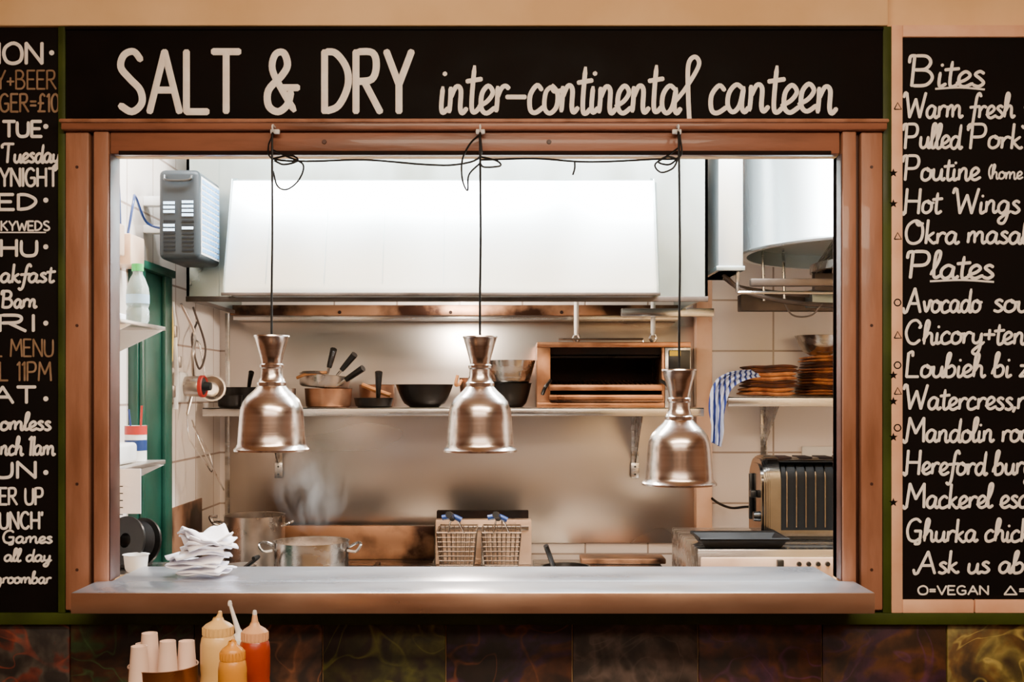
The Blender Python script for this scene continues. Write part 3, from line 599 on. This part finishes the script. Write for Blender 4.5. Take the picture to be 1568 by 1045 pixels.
# fryer
fy=1.33; fx0,fx1=X(666,fy),X(814,fy)
b=B('deep_fryer'); b.box(fx0,fx1,0.95,1.62,0,ct+0.02,M['steel'],0.005)
b.box(fx0,fx1,1.36,1.42,ct+0.02,Z(797,1.36),M['creamp'],0.003)
b.box(fx0+0.0,fx1-0.01,1.42,1.46,ct+0.02,Z(783,1.42),M['soot'],0.003)
b.box(fx0+0.01,fx1-0.01,1.352,1.36,Z(812,1.36),Z(806,1.36),M['steel'],0.001)
b.box((fx0+fx1)/2-0.008,(fx0+fx1)/2+0.008,1.345,1.36,ct+0.02,Z(812,1.36),M['steel'],0.001)
b.done()
def basket(u):
    b=B('frying_basket'); y0,y1=1.08,1.30; cx=X(u,1.15); zt=Z(815,1.1); zb2=zt-0.13
    wt,wb=S(30,1.1),S(25,1.1); W=M['wire']; r=0.0018
    def P(s,t,z):
        k2=(z-zb2)/(zt-zb2); w2=wb+(wt-wb)*k2; yy0=y0+0.02*(1-k2); return Vector((cx+s*w2,yy0+(y1-yy0)*t,z))
    for i in range(9):
        z=zb2+(zt-zb2)*i/8; rr=0.003 if i==8 else r
        b.tube([P(-1,0,z),P(1,0,z),P(1,1,z),P(-1,1,z),P(-1,0,z)],rr,W,seg=5,smooth=False)
    for i in range(9):
        s=-1+i/4
        b.tube([P(s,0,zt),P(s,0,zb2),P(s,1,zb2),P(s,1,zt)],r,W,seg=5,smooth=False)
    for i in range(1,9):
        t=i/9; b.tube([P(-1,t,zt),P(-1,t,zb2),P(1,t,zb2),P(1,t,zt)],r,W,seg=5,smooth=False)
    a=P(-0.4,0,zt); c=P(0.4,0,zt); h=Vector((cx-0.01,y0-0.05,zt+0.06))
    b.tube([a,(a+h)/2+Vector((0,0,0.01)),h],0.003,W,seg=6); b.tube([c,(c+h)/2+Vector((0,0,0.01)),h],0.003,W,seg=6)
    b.tube([h+Vector((0,0,-0.006)),h+Vector((-0.004,-0.04,0.008)),h+Vector((-0.008,-0.09,0.016))],0.011,M['black'],seg=10)
    b.tube([h+Vector((0.03,0,-0.012)),h,h+Vector((-0.035,0,-0.004))],0.009,M['blue'],seg=10)
    b.tube([P(0,1,zt),P(0,1,zt)+Vector((0,0.03,0.012)),P(0,1,zt)+Vector((0,0.05,0.0))],0.003,W,seg=6)
    return b.done()
basket(700); basket(768)
b=B('prep_bench'); b.box(fx1+0.01,0.56,1.0,1.62,ct-0.03,ct,M['steel'],0.003)
for x in (fx1+0.05,0.53):
    for y in (1.04,1.58): b.box(x-0.02,x+0.02,y-0.02,y+0.02,0,ct-0.03,M['steel'],0.002)
b.box(X(890,1.5),X(1020,1.5),1.5,1.62,ct,ct+0.02,M['burnt'],0.004)
b.done()
b=B('griddle_pan'); vessel(b,(X(866,1.25),1.25,ct+0.001),0.085,0.03,M['iron'],base=0.85); b.tube([(X(850,1.2),1.18,ct+0.02),(X(842,1.1),1.12,Z(852,1.12)),(X(836,1.08),1.1,Z(836,1.1))],0.009,M['iron']); b.done()

# ------------------------------------------------------------ right side appliance, tray, toaster
b=B('refrigerated_counter'); tx0=X(1068,0.82); tz=1.0
b.box(tx0,1.6,0.82,1.40,0.0,tz,M['steel'],0.004)
b.box(tx0+0.01,1.59,0.812,0.82,tz-0.1,tz-0.025,M['creamp'],0.003)  # steel front: its warm reflections are painted in as a cream colour
b.box(X(1190,0.8),X(1190,0.8)+0.02,0.79,0.812,tz-0.06,tz-0.03,M['black'],0.003)
for i in range(6): b.lathe((0,0,0),[(0.008,0),(0.007,0.008)],M['black'],seg=12,T=Matrix.Translation((X(1225,0.8)+i*0.03,0.812,tz-0.045))@Matrix.Rotation(math.pi/2,4,'X'),capb=True,capt=True)
b.done()
b=B('baking_tray')
x0,x1,y0,y1,z0,z1=X(1072,0.83),X(1208,0.83),0.83,1.015,tz+0.001,tz+0.03
i=0.02; t_=0.004
V=[(x0,y0,z1),(x1,y0,z1),(x1,y1,z1),(x0,y1,z1),(x0+i,y0+i,z0),(x1-i,y0+i,z0),(x1-i,y1-i,z0),(x0+i,y1-i,z0)]
V2=[(x0+t_,y0+t_,z1),(x1-t_,y0+t_,z1),(x1-t_,y1-t_,z1),(x0+t_,y1-t_,z1),(x0+i+t_,y0+i+t_,z0+t_),(x1-i-t_,y0+i+t_,z0+t_),(x1-i-t_,y1-i-t_,z0+t_),(x0+i+t_,y1-i-t_,z0+t_)]
F_=[[4,7,6,5]]+[[k_,(k_+1)%4,4+(k_+1)%4,4+k_] for k_ in range(4)]
F2=[[12,13,14,15]]+[[8+k_,12+k_,12+(k_+1)%4,8+(k_+1)%4] for k_ in range(4)]+[[k_,8+k_,8+(k_+1)%4,(k_+1)%4] for k_ in range(4)]
M['tray']=mat('black_enamel_tray','0E0C0C','080707',rough=0.5,spec=0.2)
b.add(V+V2,F_+F2,M['tray'])
b.tube([V[0],V[1],V[2],V[3],V[0]],0.005,M['tray'],seg=6,smooth=False)
b.done()
b=B('toaster'); ty0,ty1=1.03,1.27; x0=X(1163,1.03)+0.01; x1=x0+0.40; zz=tz+0.015; zt=Z(701,1.1)
def rprof(x,a,c,z0,z1,r,n=8):
    P=[(a,z0),(c,z0)]
    for i in range(n+1):
        t=i/n*math.pi/2; P.append((c-r+r*math.cos(t),z1-r+r*math.sin(t)))
    for i in range(n+1):
        t=math.pi/2+i/n*math.pi/2; P.append((a+r+r*math.cos(t),z1-r+r*math.sin(t)))
    return P
M['chrome']=mat('toaster_chrome','84807C','6A6662',rough=0.14,metal=1,rvar=0.04)
b.prism(rprof(0,ty0,ty1,zz,zt,0.09),'X',x0+0.03,x1-0.03,M['chrome'])
# rounded end castings: stepped slices easing into the end face
def endcap(xa,xb,sg):
    for q in range(5):
        t=q/5; ins=0.028*(1-math.sqrt(max(0,1-(1-t)**2)))
        a=xa+(xb-xa)*t*0.5; c=xa+(xb-xa)*((q+1)/5*0.5 if q<4 else 1)
        b.prism(rprof(0,ty0-0.008+ins,ty1+0.008-ins,zz,zt+0.006-ins,0.095-ins),'X',min(a,c),max(a,c),M['chrome'])
endcap(x0,x0+0.06,1); endcap(x1,x1-0.06,-1)
b.prism(rprof(0,ty0-0.003,ty0+0.06,zz+0.02,zt-0.012,0.055),'X',x0+0.062,x1-0.062,M['dgrey'])
for i in range(8):
    x=x0+0.078+i*0.032; b.prism(rprof(0,ty0-0.008,ty0+0.05,zz+0.03,zt-0.02,0.048),'X',x,x+0.004,M['chrome'])
for i in range(4):
    x=x0+0.07+i*0.07; b.box(x,x+0.045,ty0+0.07,ty1-0.07,zt-0.004,zt+0.002,M['soot'])
b.box(x0+0.01,x1-0.01,ty0+0.01,ty1-0.01,tz+0.001,zz,M['black'],0.003)
b.box(x0-0.02,x0,1.12,1.15,zz+0.12,zz+0.145,M['black'],0.004); 
b.lathe((0,0,0),[(0.018,0),(0.016,0.018)],M['black'],seg=20,T=Matrix.Translation((x0,1.09,zz+0.06))@Matrix.Rotation(-math.pi/2,4,'Y'),capb=True,capt=True)
b.box(x0-0.012,x0,1.18,1.20,zz+0.04,zz+0.2,M['black'],0.003)
b.done()
b=B('toaster_cable'); b.tube([(X(1076,1.66),1.69,Z(740,1.66)),(X(1092,1.6),1.62,Z(765,1.6)),(X(1118,1.5),1.5,Z(778,1.5)),(X(1150,1.4),1.4,Z(777,1.4)),(X(1175,1.33),1.32,Z(790,1.32)),(X(1195,1.29),1.285,Z(800,1.285))],0.005,M['rubber']); b.done()
b=B('power_outlet')
b.box(X(1228,1.69),X(1275,1.69),1.69,1.70,Z(702,1.69),Z(684,1.69),M['white'],0.003); b.done()
# right wall shelf
rz=1.481
b=B('storage_shelf'); b.box(X(1115,1.35),1.75,1.35,1.70,rz-0.006,rz,M['steel'],0.001); b.box(X(1115,1.35),1.75,1.35,1.356,rz-0.035,rz,M['steel'],0.001)
for x in (X(1178,1.6),1.6): b.box(x-0.014,x+0.014,1.69,1.70,rz-0.26,rz,M['steel'],0.001); b.prism([(1.40,rz-0.006),(1.69,rz-0.006),(1.69,rz-0.2)],'X',x-0.002,x+0.002,M['steel'])
b.done()
def cloths(u0,u1,y,n,h,name='folded_cloth_stack'):
    b=B(name); x0,x1=X(u0,y),X(u1,y); z=rz+0.004
    for i in range(n):
        hh=h*random.uniform(.85,1.15); dx=random.uniform(-.012,.012); N_=14
        mA=M['orange'] if i%2==0 else M['brown']; mB=M['brown'] if i%2==0 else M['orange']
        ry=random.uniform(-.09,.09)
        for (fa,fb,mm,ins) in ((0.0,0.46,mA,0),(0.5,0.98,mA,0.004),(0.4,0.56,mB,0.008)):
            T=rotT(((x0+x1)/2,y,z),0,0,ry); vs=[];fs=[]
            for p in range(N_+1):
                t=p/N_; xx=x0+dx+ins+(x1-x0-2*ins)*t; ed=min(1,min(t,1-t)*9)**0.5
                zl=z+hh*fa+0.002*math.sin(t*7+i); th=hh*(fb-fa)*(0.35+0.65*ed)
                zc=zl+hh*(fb-fa)/2
                for q in range(8):
                    a=q/8*2*math.pi
                    vs.append((xx,y+(0.1-ins)*max(-1,min(1,math.cos(a)*1.3)),zc+th/2*max(-1,min(1,math.sin(a)*1.3))))
            for p in range(N_):
                for q in range(8): q2=(q+1)%8; fs.append([p*8+q,p*8+q2,(p+1)*8+q2,(p+1)*8+q])
            fs.append(list(range(8))); fs.append([N_*8+q for q in range(8)][::-1])
            b.add(vs,fs,mm,T)
        z+=hh*0.96
    return b.done(),z
cloths(1136,1208,1.47,4,0.028); o,z2=cloths(1228,1330,1.58,7,0.024)
b=B('mixing_bowl'); vessel(b,(X(1256,1.58),1.58,z2+0.003),S(38,1.58),0.075,M['steel'],base=0.45); b.done()
# towel draped on shelf corner
M['towel']=mat('striped_towel','C4CCE4','24367E',rough=0.9,scale=1,bump=0.2,bscale=40)
nt=M['towel'].node_tree; wv=nt.nodes.new('ShaderNodeTexWave'); wv.inputs['Scale'].default_value=16; wv.bands_direction='X'; wv.inputs['Distortion'].default_value=1.5
nt.links.new(nt.nodes['Texture Coordinate'].outputs['Object'],wv.inputs[0])
rp=[n for n in nt.nodes if n.type=='VALTORGB'][0]; nt.links.new(wv.outputs['Fac'],rp.inputs[0]); rp.color_ramp.elements[0].position=0.25; rp.color_ramp.elements[1].position=0.5
b=B('tea_towel'); rows=18; cols=16; vs=[];fs=[]
path=[(1150,566,1.34),(1130,570,1.33),(1112,580,1.32),(1102,600,1.31),(1098,630,1.31),(1099,655,1.32),(1097,682,1.33)]
pc=crom([(X(u,y),y,Z(v,y)) for u,v,y in path],3)
for i,p in enumerate(pc):
    t=i/(len(pc)-1); wd=0.12*(1-0.5*t)
    for j in range(cols):
        s=j/(cols-1)-0.5
        vs.append((p.x+s*wd*(0.7)+0.006*math.sin(j*2.1+i*0.4),p.y+s*0.02+0.016*math.sin(j*1.5+i*0.25),p.z-abs(s)*0.03*(1-t)-s*0.02))
for i in range(len(pc)-1):
    for j in range(cols-1): fs.append([i*cols+j,i*cols+j+1,(i+1)*cols+j+1,(i+1)*cols+j])
b.add(vs,fs,M['towel']); o=b.done(); sm=o.modifiers.new('s','SOLIDIFY'); sm.thickness=0.003; ss=o.modifiers.new('ss','SUBSURF'); ss.levels=1; ss.render_levels=1

# ------------------------------------------------------------ round canopy top right + duct
b=B('round_extraction_drum'); c=(1.29,1.1,1.968); r=0.5
b.lathe(c,[(r-0.02,0.0),(r,0.0),(r+0.006,0.006),(r,0.014),(r,0.732)],M['hood'],seg=96)
b.lathe(c,[(r-0.02,0.0),(r-0.02,0.05),(0.001,0.05)],M['hoodside'],seg=96)
b.lathe((1.33,1.0,1.90),[(0.30,0.02),(0.31,0.0),(0.33,0.0),(0.33,0.025),(0.31,0.03),(0.25,0.117)],M['steel'],seg=64)
b.box(1.2,1.22,0.8,1.45,1.86,1.93,M['dkmetal']); b.box(1.02,1.6,1.05,1.09,1.84,1.9,M['dkmetal'],0.004); b.box(1.05,1.5,1.2,1.3,1.8,1.86,M['hoodside'],0.004)
for (p) in ([(0.72,1.1,1.9),(0.80,1.1,1.84),(1.0,1.1,1.80),(1.3,1.15,1.80),(1.45,1.2,1.82),(1.45,1.2,1.97)],[(0.74,1.2,1.9),(0.82,1.2,1.86),(1.1,1.25,1.84),(1.4,1.3,1.86),(1.42,1.3,1.97)]):
    b.tube(p,0.008,M['dkmetal'])
for x in (0.86,0.93,1.1,1.2,1.35): b.tube([(x,1.1,1.81),(x,1.12,1.99)],0.005,M['steel'],smooth=False)
b.tube([(0.75,1.0,1.83),(1.3,1.02,1.83)],0.006,M['steel'],smooth=False)
b.tube([(0.93,1.1,1.80),(0.96,1.1,1.76),(1.02,1.1,1.76),(1.06,1.1,1.80)],0.003,M['dkmetal'])
b.tube([(0.75,1.0,1.83),(0.75,1.0,1.9)],0.006,M['steel'],smooth=False); b.tube([(1.3,1.02,1.83),(1.3,1.02,1.99)],0.006,M['steel'],smooth=False)
b.box(0.78,1.4,0.93,0.96,1.845,1.87,M['dkmetal'],0.004); b.box(0.82,1.3,1.3,1.36,1.79,1.85,M['dkmetal'],0.004)
b.done()
b=B('ceiling_duct'); b.box(X(1100,0.98),X(1138,0.98),0.98,1.3,1.9,2.7,M['hood'],0.004); b.box(X(1097,0.97),X(1141,0.97),0.97,1.31,1.9,1.915,M['hoodside'],0.002); b.done()

# ------------------------------------------------------------ left wall things
LX=-1.15
b=B('electric_fly_killer')
x0,x1,y0,y1,z0,z1=-1.068,-0.944,0.65,0.90,1.90,2.172
b.box(x0,x1,y0,y1,z0,z1,M['grey'],0.018,seg=4)
for col in range(2):
    for i in range(8):
        xa=x0+0.016+col*0.056; za=z0+0.025+i*0.0125
        b.box(xa,xa+0.036,y0-0.002,y0,za,za+0.005,M['dgrey'])
for col,zz0,nn in ((0,1.985,2),(0,2.04,3),(1,1.99,1),(1,2.03,4)):
    xa=x0+0.016+col*0.056
    for i in range(nn): b.box(xa,xa+0.034,y0-0.003,y0,zz0+i*0.013,zz0+i*0.013+0.008,M['vent'])
b.tube([(x0+0.02,y0-0.006,z1-0.02),(x0+0.03,y0-0.012,z1-0.035),(x1-0.03,y0-0.012,z1-0.035),(x1-0.02,y0-0.006,z1-0.02)],0.004,M['black'])
b.box(x1-0.001,x1+0.001,y0+0.022,y1-0.02,z0+0.018,z1-0.018,M['white'])
for i in range(13):
    for j in range(7):
        ya=y0+0.028+j*0.029; za=z0+0.025+i*0.0175
        b.box(x1+0.001,x1+0.003,ya,ya+0.022,za,za+0.011,M['ventside'])
b.box(LX,x0,0.76,0.80,1.995,2.02,M['white'],0.003)
b.box(LX,x0,0.76,0.80,2.08,2.11,M['white'],0.003)
b.done()
b=B('door_frame_green'); 
b.box(LX,LX+0.03,0.62,0.92,0.0,1.87,M['gdoor'],0.003); b.box(LX+0.03,LX+0.045,0.85,0.92,0.0,1.87,M['gdoor'],0.003); b.box(LX+0.03,LX+0.042,0.63,0.66,0.0,1.87,M['gdoor'],0.003)
b.box(LX,LX+0.05,0.6,0.94,1.87,1.895,M['gdoor'],0.003); b.done()
def lshelf(z,y0,y1,x1=-1.0):
    b=B('bracket_shelf'); b.box(LX,x1,y0,y1,z-0.012,z,M['alu'],0.002)
    for y in (y0+0.05,y1-0.05): b.prism([(LX,z-0.012),(x1+0.01,z-0.012),(LX,z-0.09)],'Y',y-0.003,y+0.003,M['white'])
    return b.done()
lshelf(1.687,0.12,0.5); lshelf(1.303,0.12,0.5)
b=B('water_bottle'); c=(-1.035,0.36,1.688)
b.lathe(c,[(0.001,0.004),(0.026,0),(0.031,0.008),(0.031,0.035),(0.028,0.043),(0.031,0.052),(0.031,0.085),(0.029,0.10),(0.02,0.125),(0.013,0.137),(0.013,0.147)],M['petclear'],seg=32)
b.lathe(c,[(0.0316,0.055),(0.0316,0.08)],M['label'],seg=32)
b.lathe(c,[(0.016,0.145),(0.016,0.165),(0.001,0.167)],M['gcap'],seg=24,capb=True); b.done()
b=B('paper_roll_pack'); b.box(-1.14,-1.09,0.2,0.45,1.688,1.72,M['paper'],0.01); b.done()
b=B('junction_box'); b.box(LX,-1.09,0.30,0.42,1.88,1.97,M['creamp'],0.006); b.box(LX,-1.08,0.44,0.56,1.86,1.95,M['creamp'],0.006); b.tube([(-1.12,0.36,1.97),(-1.12,0.37,2.2),(-1.13,0.4,2.6)],0.009,M['creamp'])
b.tube([(-1.11,0.5,1.95),(-1.10,0.52,2.05),(-1.12,0.6,2.08),(-1.12,0.7,2.02),(-1.07,0.72,2.0)],0.004,M['blue']); b.tube([(-1.11,0.44,1.95),(-1.11,0.42,2.1),(-1.13,0.4,2.3)],0.004,M['blue']); b.done()
# ticket printer & calendar on lower shelf
b=B('ticket_printer'); b.box(-1.13,-1.035,0.2,0.36,1.304,1.36,M['white'],0.01,seg=3); b.box(-1.12,-1.05,0.197,0.20,1.32,1.345,M['grey']); b.box(-1.115,-1.05,0.25,0.256,1.355,1.375,M['paper']); b.done()
b=B('wall_calendar'); yk=0.115
b.box(-1.125,X(216,yk),yk-0.003,yk+0.0,Z(787,yk),1.303,M['paper'])
for i in range(5):
    for j in range(5): b.box(-1.115+i*0.026,-1.115+i*0.026+0.02,yk-0.0036,yk-0.003,1.185+j*0.018,1.185+j*0.018+0.0025,M['grey'])
b.done()
b=B('utensil_tin'); b.lathe((-1.06,0.42,1.304),[(0.001,0),(0.03,0),(0.03,0.10),(0.028,0.10),(0.028,0.01)],M['white'],seg=28); b.lathe((-1.06,0.42,1.304),[(0.0305,0.03),(0.0305,0.06)],M['blue'],seg=28); b.lathe((-1.06,0.42,1.304),[(0.0307,0.075),(0.0307,0.10)],M['red'],seg=28)
b.tube([(-1.05,0.42,1.31),(-1.04,0.41,1.46)],0.003,M['red'],smooth=False); b.tube([(-1.065,0.42,1.31),(-1.08,0.42,1.45)],0.003,M['blue'],smooth=False); b.done()
# side bench with tape reel + tub
b=B('side_bench'); b.box(LX,-0.93,0.2,0.42,0.99,1.02,M['steel'],0.003)
for x in (-1.12,-0.96): 
    for y in (0.23,0.39): b.box(x-0.015,x+0.015,y-0.015,y+0.015,0,0.99,M['steel'])
b.done()
b=B('cable_reel'); yy=0.33; cx=-1.035; rr=0.066; zc=1.024+rr
Tm=Matrix.Translation((cx,yy,zc))@Matrix.Rotation(math.radians(-25),4,'Z')@Matrix.Rotation(math.radians(80),4,'X')
b.lathe((0,0,0),[(0.02,-0.035),(rr,-0.035),(rr,-0.028),(0.045,-0.026),(0.045,0.026),(rr,0.028),(rr,0.035),(0.02,0.035),(0.02,-0.035)],M['black'],seg=40,T=Tm)
for i in range(5): b.lathe((0,0,0),[(0.052,-0.022+i*0.01),(0.057,-0.018+i*0.01),(0.052,-0.014+i*0.01)],M['rubber'],seg=36,T=Tm)
b.box(cx-0.04,cx+0.04,yy-0.04,yy+0.04,1.021,1.03,M['black'],0.002); b.done()
b=B('plastic_tub'); vessel(b,(-1.0,0.24,1.021),0.032,0.045,M['white'],base=0.8); b.done()
# power socket, ladle, cables, pipes
b=B('industrial_power_socket'); yy=1.12; zc=Z(592,yy)
Tm=Matrix.Translation((LX+0.03,yy,zc))@Matrix.Rotation(math.radians(90),4,'Y')@Matrix.Rotation(0.1,4,'X')
b.box(LX,LX+0.03,yy-0.05,yy+0.05,zc-0.055,zc+0.05,M['white'],0.01)
b.lathe((0,0,0),[(0.034,0),(0.036,0.05),(0.034,0.055)],M['alu'],seg=28,T=Tm,capb=True); b.lathe((0,0,0),[(0.034,0.053),(0.038,0.055),(0.038,0.066),(0.034,0.069),(0.030,0.064)],M['red'],seg=28,T=Tm)
b.lathe((0,0,0),[(0.030,0.064),(0.016,0.067),(0.014,0.09),(0.001,0.09)],M['grey'],seg=20,T=Tm)
b.done()
b=B('hanging_ladle'); yy=1.3; b.tube([(LX+0.005,yy,Z(520,yy)),(LX+0.03,yy,Z(530,yy)),(LX+0.05,yy,Z(580,yy))],0.004,M['steel']); vessel(b,(0,0,0),0.045,0.035,M['alu'],base=0.5,T=Matrix.Translation((LX+0.07,yy,Z(597,yy)))@Matrix.Rotation(math.radians(80),4,'X')@Matrix.Rotation(math.radians(20),4,'Y')); b.done()
b=B('wall_cables')
def wc(pts,r,m): b.tube([(LX+o,y,z) for y,z,o in pts],r,m,seg=8,n=8)
wc([(1.0,1.80,.02),(1.02,1.72,.02),(1.0,1.64,.03),(1.05,1.55,.02),(1.04,1.44,.02)],0.008,M['white'])
wc([(1.1,1.80,.02),(1.16,1.7,.05),(1.1,1.62,.06),(1.18,1.52,.04),(1.14,1.42,.03)],0.005,M['alu'])
wc([(1.25,1.80,.02),(1.3,1.66,.05),(1.22,1.58,.05),(1.2,1.68,.03),(1.3,1.75,.02)],0.004,M['dkmetal'])
wc([(1.14,1.42,.03),(1.1,1.34,.05),(1.14,1.26,.09),(1.2,1.22,.10),(1.24,1.28,.08),(1.18,1.38,.04)],0.0028,M['alu'])
wc([(1.2,1.40,.03),(1.16,1.3,.08),(1.2,1.18,.13),(1.26,1.16,.12),(1.22,1.3,.06)],0.0025,M['alu'])
wc([(0.98,1.8,.015),(0.98,1.40,.015),(0.98,1.05,.015)],0.010,M['alu'])
wc([(0.95,1.86,.02),(0.96,1.72,.03),(0.95,1.60,.03)],0.007,M['yellow'])
for y,z in ((1.0,1.7),(1.05,1.6),(0.98,1.5)): b.box(LX,LX+0.035,y-0.014,y+0.014,z-0.02,z+0.02,M['alu'],0.004)
b.done()
b=B('side_steel_panel'); b.box(LX,LX+0.006,1.05,1.42,0.0,Z(772,1.2),M['burnt'],0.001); b.done()

# ------------------------------------------------------------ napkins on counter
b=B('napkin_stack'); z=1.043
cx0,cy0=X(313,0.03),0.03
for i in range(10):
    n=9; wx=random.uniform(0.10,0.15); wy=0.10; a=random.uniform(-0.6,0.6); dx=random.uniform(-.018,.018)
    vs=[];fs=[]; amp=0.004+0.010*(i/9); ph=random.uniform(0,6)
    for p in range(n):
        for q in range(n):
            s=(p/(n-1)-.5);t=(q/(n-1)-.5)
            x=s*wx;y=t*wy; zz=amp*math.sin(s*5+ph)+amp*0.8*math.cos(t*6+ph)+abs(s)*0.01*math.sin(ph)
            vs.append((cx0+dx+x*math.cos(a)-y*math.sin(a),cy0+x*math.sin(a)+y*math.cos(a),z+amp*1.9+zz))
    for p in range(n-1):
        for q in range(n-1): fs.append([p*n+q,(p+1)*n+q,(p+1)*n+q+1,p*n+q+1])
    b.add(vs,fs,M['paper']); z+=0.009
o=b.done(); sm=o.modifiers.new('s','SOLIDIFY'); sm.thickness=0.0035

# ------------------------------------------------------------ table with condiments
tt=0.90
b=B('dining_table'); b.box(-1.1,0.6,-1.25,-0.66,tt-0.035,tt,M['floor'],0.004)
for x in (-1.04,0.54):
    for y in (-1.2,-0.71): b.box(x-0.03,x+0.03,y-0.03,y+0.03,0,tt-0.035,M['floor'],0.003)
b.done()
def squeezy(u,y,r,vs_,m,tip,mc=None):
    b=B('squeezy_sauce_bottle'); cx=X(u,y); zs=Z(vs_,y); h=zs-tt; mc=mc or m
    b.lathe((cx,y,tt),[(0.001,0),(r*.94,0),(r,0.006),(r,h*0.55),(r*0.96,h*0.6),(r,h*0.66),(r,h*0.9),(r*0.93,h*0.97),(r*0.8,h)],m,seg=36)
    b.lathe((cx,y,tt+h),[(r*0.84,-0.004),(r*0.86,0.002),(r*0.84,0.014),(r*0.7,0.018),(r*0.35,0.024),(r*0.26,0.03)],mc,seg=36)
    for i in range(24):
        a=i/24*2*math.pi; b.tube([(cx+r*.86*math.cos(a),y+r*.86*math.sin(a),tt+h),(cx+r*.86*math.cos(a),y+r*.86*math.sin(a),tt+h+0.013)],0.0012,mc,seg=4,smooth=False)
    tx,tz_=X(tip[0],y),Z(tip[1],y); p0=Vector((cx,y,tt+h+0.022)); p1=Vector((tx,y,tz_))
    b.tube([p0,p0*0.6+p1*0.4,p1],lambda t:r*0.28*(1-0.62*t)+0.0008,mc,seg=14)
    b.lathe((p1.x,p1.y,p1.z-0.004),[(0.0038,0),(0.0042,0.004),(0.003,0.009),(0.0005,0.010)],M['white'] if mc!=m else mc,seg=12,capb=True)
    return b.done()
squeezy(334,-0.8,0.0305,972,M['mayo'],(337,941),M['mayo'])
squeezy(390,-0.82,0.0265,980,M['ketch'],(390,940),M['cap'])
squeezy(366,-0.72,0.018,990,M['mayo'],(352,925),M['white'])
squeezy(356,-0.90,0.0235,1010,M['must'],(357,984),M['must'])
b=B('cup_tin'); c=(X(250,-0.8),-0.8,tt); r=0.059; zt=Z(1020,-0.8)-tt
b.lathe(c,[(0.001,0),(r,0),(r,zt*0.3),(r*1.015,zt*0.32),(r,zt*0.34),(r,zt*.62),(r*1.015,zt*.64),(r,zt*.66),(r,zt),(r*1.02,zt+0.002),(r*.97,zt+0.002),(r*.96,0.004),(0.001,0.004)],M['tin'],seg=48)
for du,v,yy in ((229,970,-0.80),(205,986,-0.79),(262,982,-0.82),(289,982,-0.79),(247,992,-0.765),(225,990,-0.842),(275,990,-0.76)):
    x=X(du,-0.8); 
    if abs(x-c[0])>0.04: x=c[0]+math.copysign(0.038,x-c[0])
    zt2=Z(v,yy); zb3=zt2-0.075
    b.lathe((x,yy,zb3),[(0.0185,0),(0.0195,0.002),(0.0185,0.004),(0.0135,0.075),(0.012,0.075),(0.011,0.071),(0.001,0.071)],M['cup'],seg=28)
    b.lathe((x,yy,zb3-0.02),[(0.0185,0),(0.0195,0.002),(0.0180,0.02)],M['cup'],seg=28)
b.done()

# ------------------------------------------------------------ lights
def area(name,loc,rot,sx,sy,e,col):
    l=bpy.data.lights.new(name,'AREA'); l.shape='RECTANGLE'; l.size=sx; l.size_y=sy; l.energy=e; l.color=col
    o=bpy.data.objects.new(name,l); o.location=loc; o.rotation_euler=rot; bpy.context.collection.objects.link(o); return o
for i,x in enumerate((-0.45,0.85)):
    e=empty('fluorescent_batten',(x,0.42,2.7))
    b=B('housing'); b.box(x-0.6,x+0.6,0.36,0.48,2.65,2.7,M['white'],0.004); b.done(e)
    b=B('tube'); b.tube([(x-0.58,0.42,2.635),(x+0.58,0.42,2.635)],0.013,M['tube'],smooth=False); b.done(e)
    o=area('tube_light',(x,0.42,2.615),(math.radians(20),0,0),1.15,0.1,98,(0.92,0.97,1.0)); o.parent=e; o.matrix_parent_inverse=Matrix.Translation((-x,-0.42,-2.7))
l=bpy.data.lights.new('hood_bulb','POINT'); l.energy=28; l.color=(1,0.84,0.70); l.shadow_soft_size=0.06
o=bpy.data.objects.new('hood_bulb',l); o.location=(-0.2,1.32,1.85); bpy.context.collection.objects.link(o)
area('dining_light',(0.2,-1.9,2.65),(math.radians(25),0,0),2.2,0.6,108,(1,0.79,0.58))
area('dining_light_rear',(0,-3.6,2.65),(0,0,0),3,0.8,60,(1,0.79,0.60))
wd=bpy.data.worlds.new('world'); wd.use_nodes=True; wd.node_tree.nodes['Background'].inputs[0].default_value=(1,0.75,0.55,1); wd.node_tree.nodes['Background'].inputs[1].default_value=0.05
bpy.context.scene.world=wd
# ------------------------------------------------------------ camera
cd=bpy.data.cameras.new('camera'); cd.sensor_width=36; cd.lens=36*F/1568; cd.shift_y=77.5/1568; cd.clip_start=0.05
co=bpy.data.objects.new('camera',cd); co.location=(0,CAMY,CAMZ); co.rotation_euler=(math.pi/2,0,0); bpy.context.collection.objects.link(co)
bpy.context.scene.camera=co
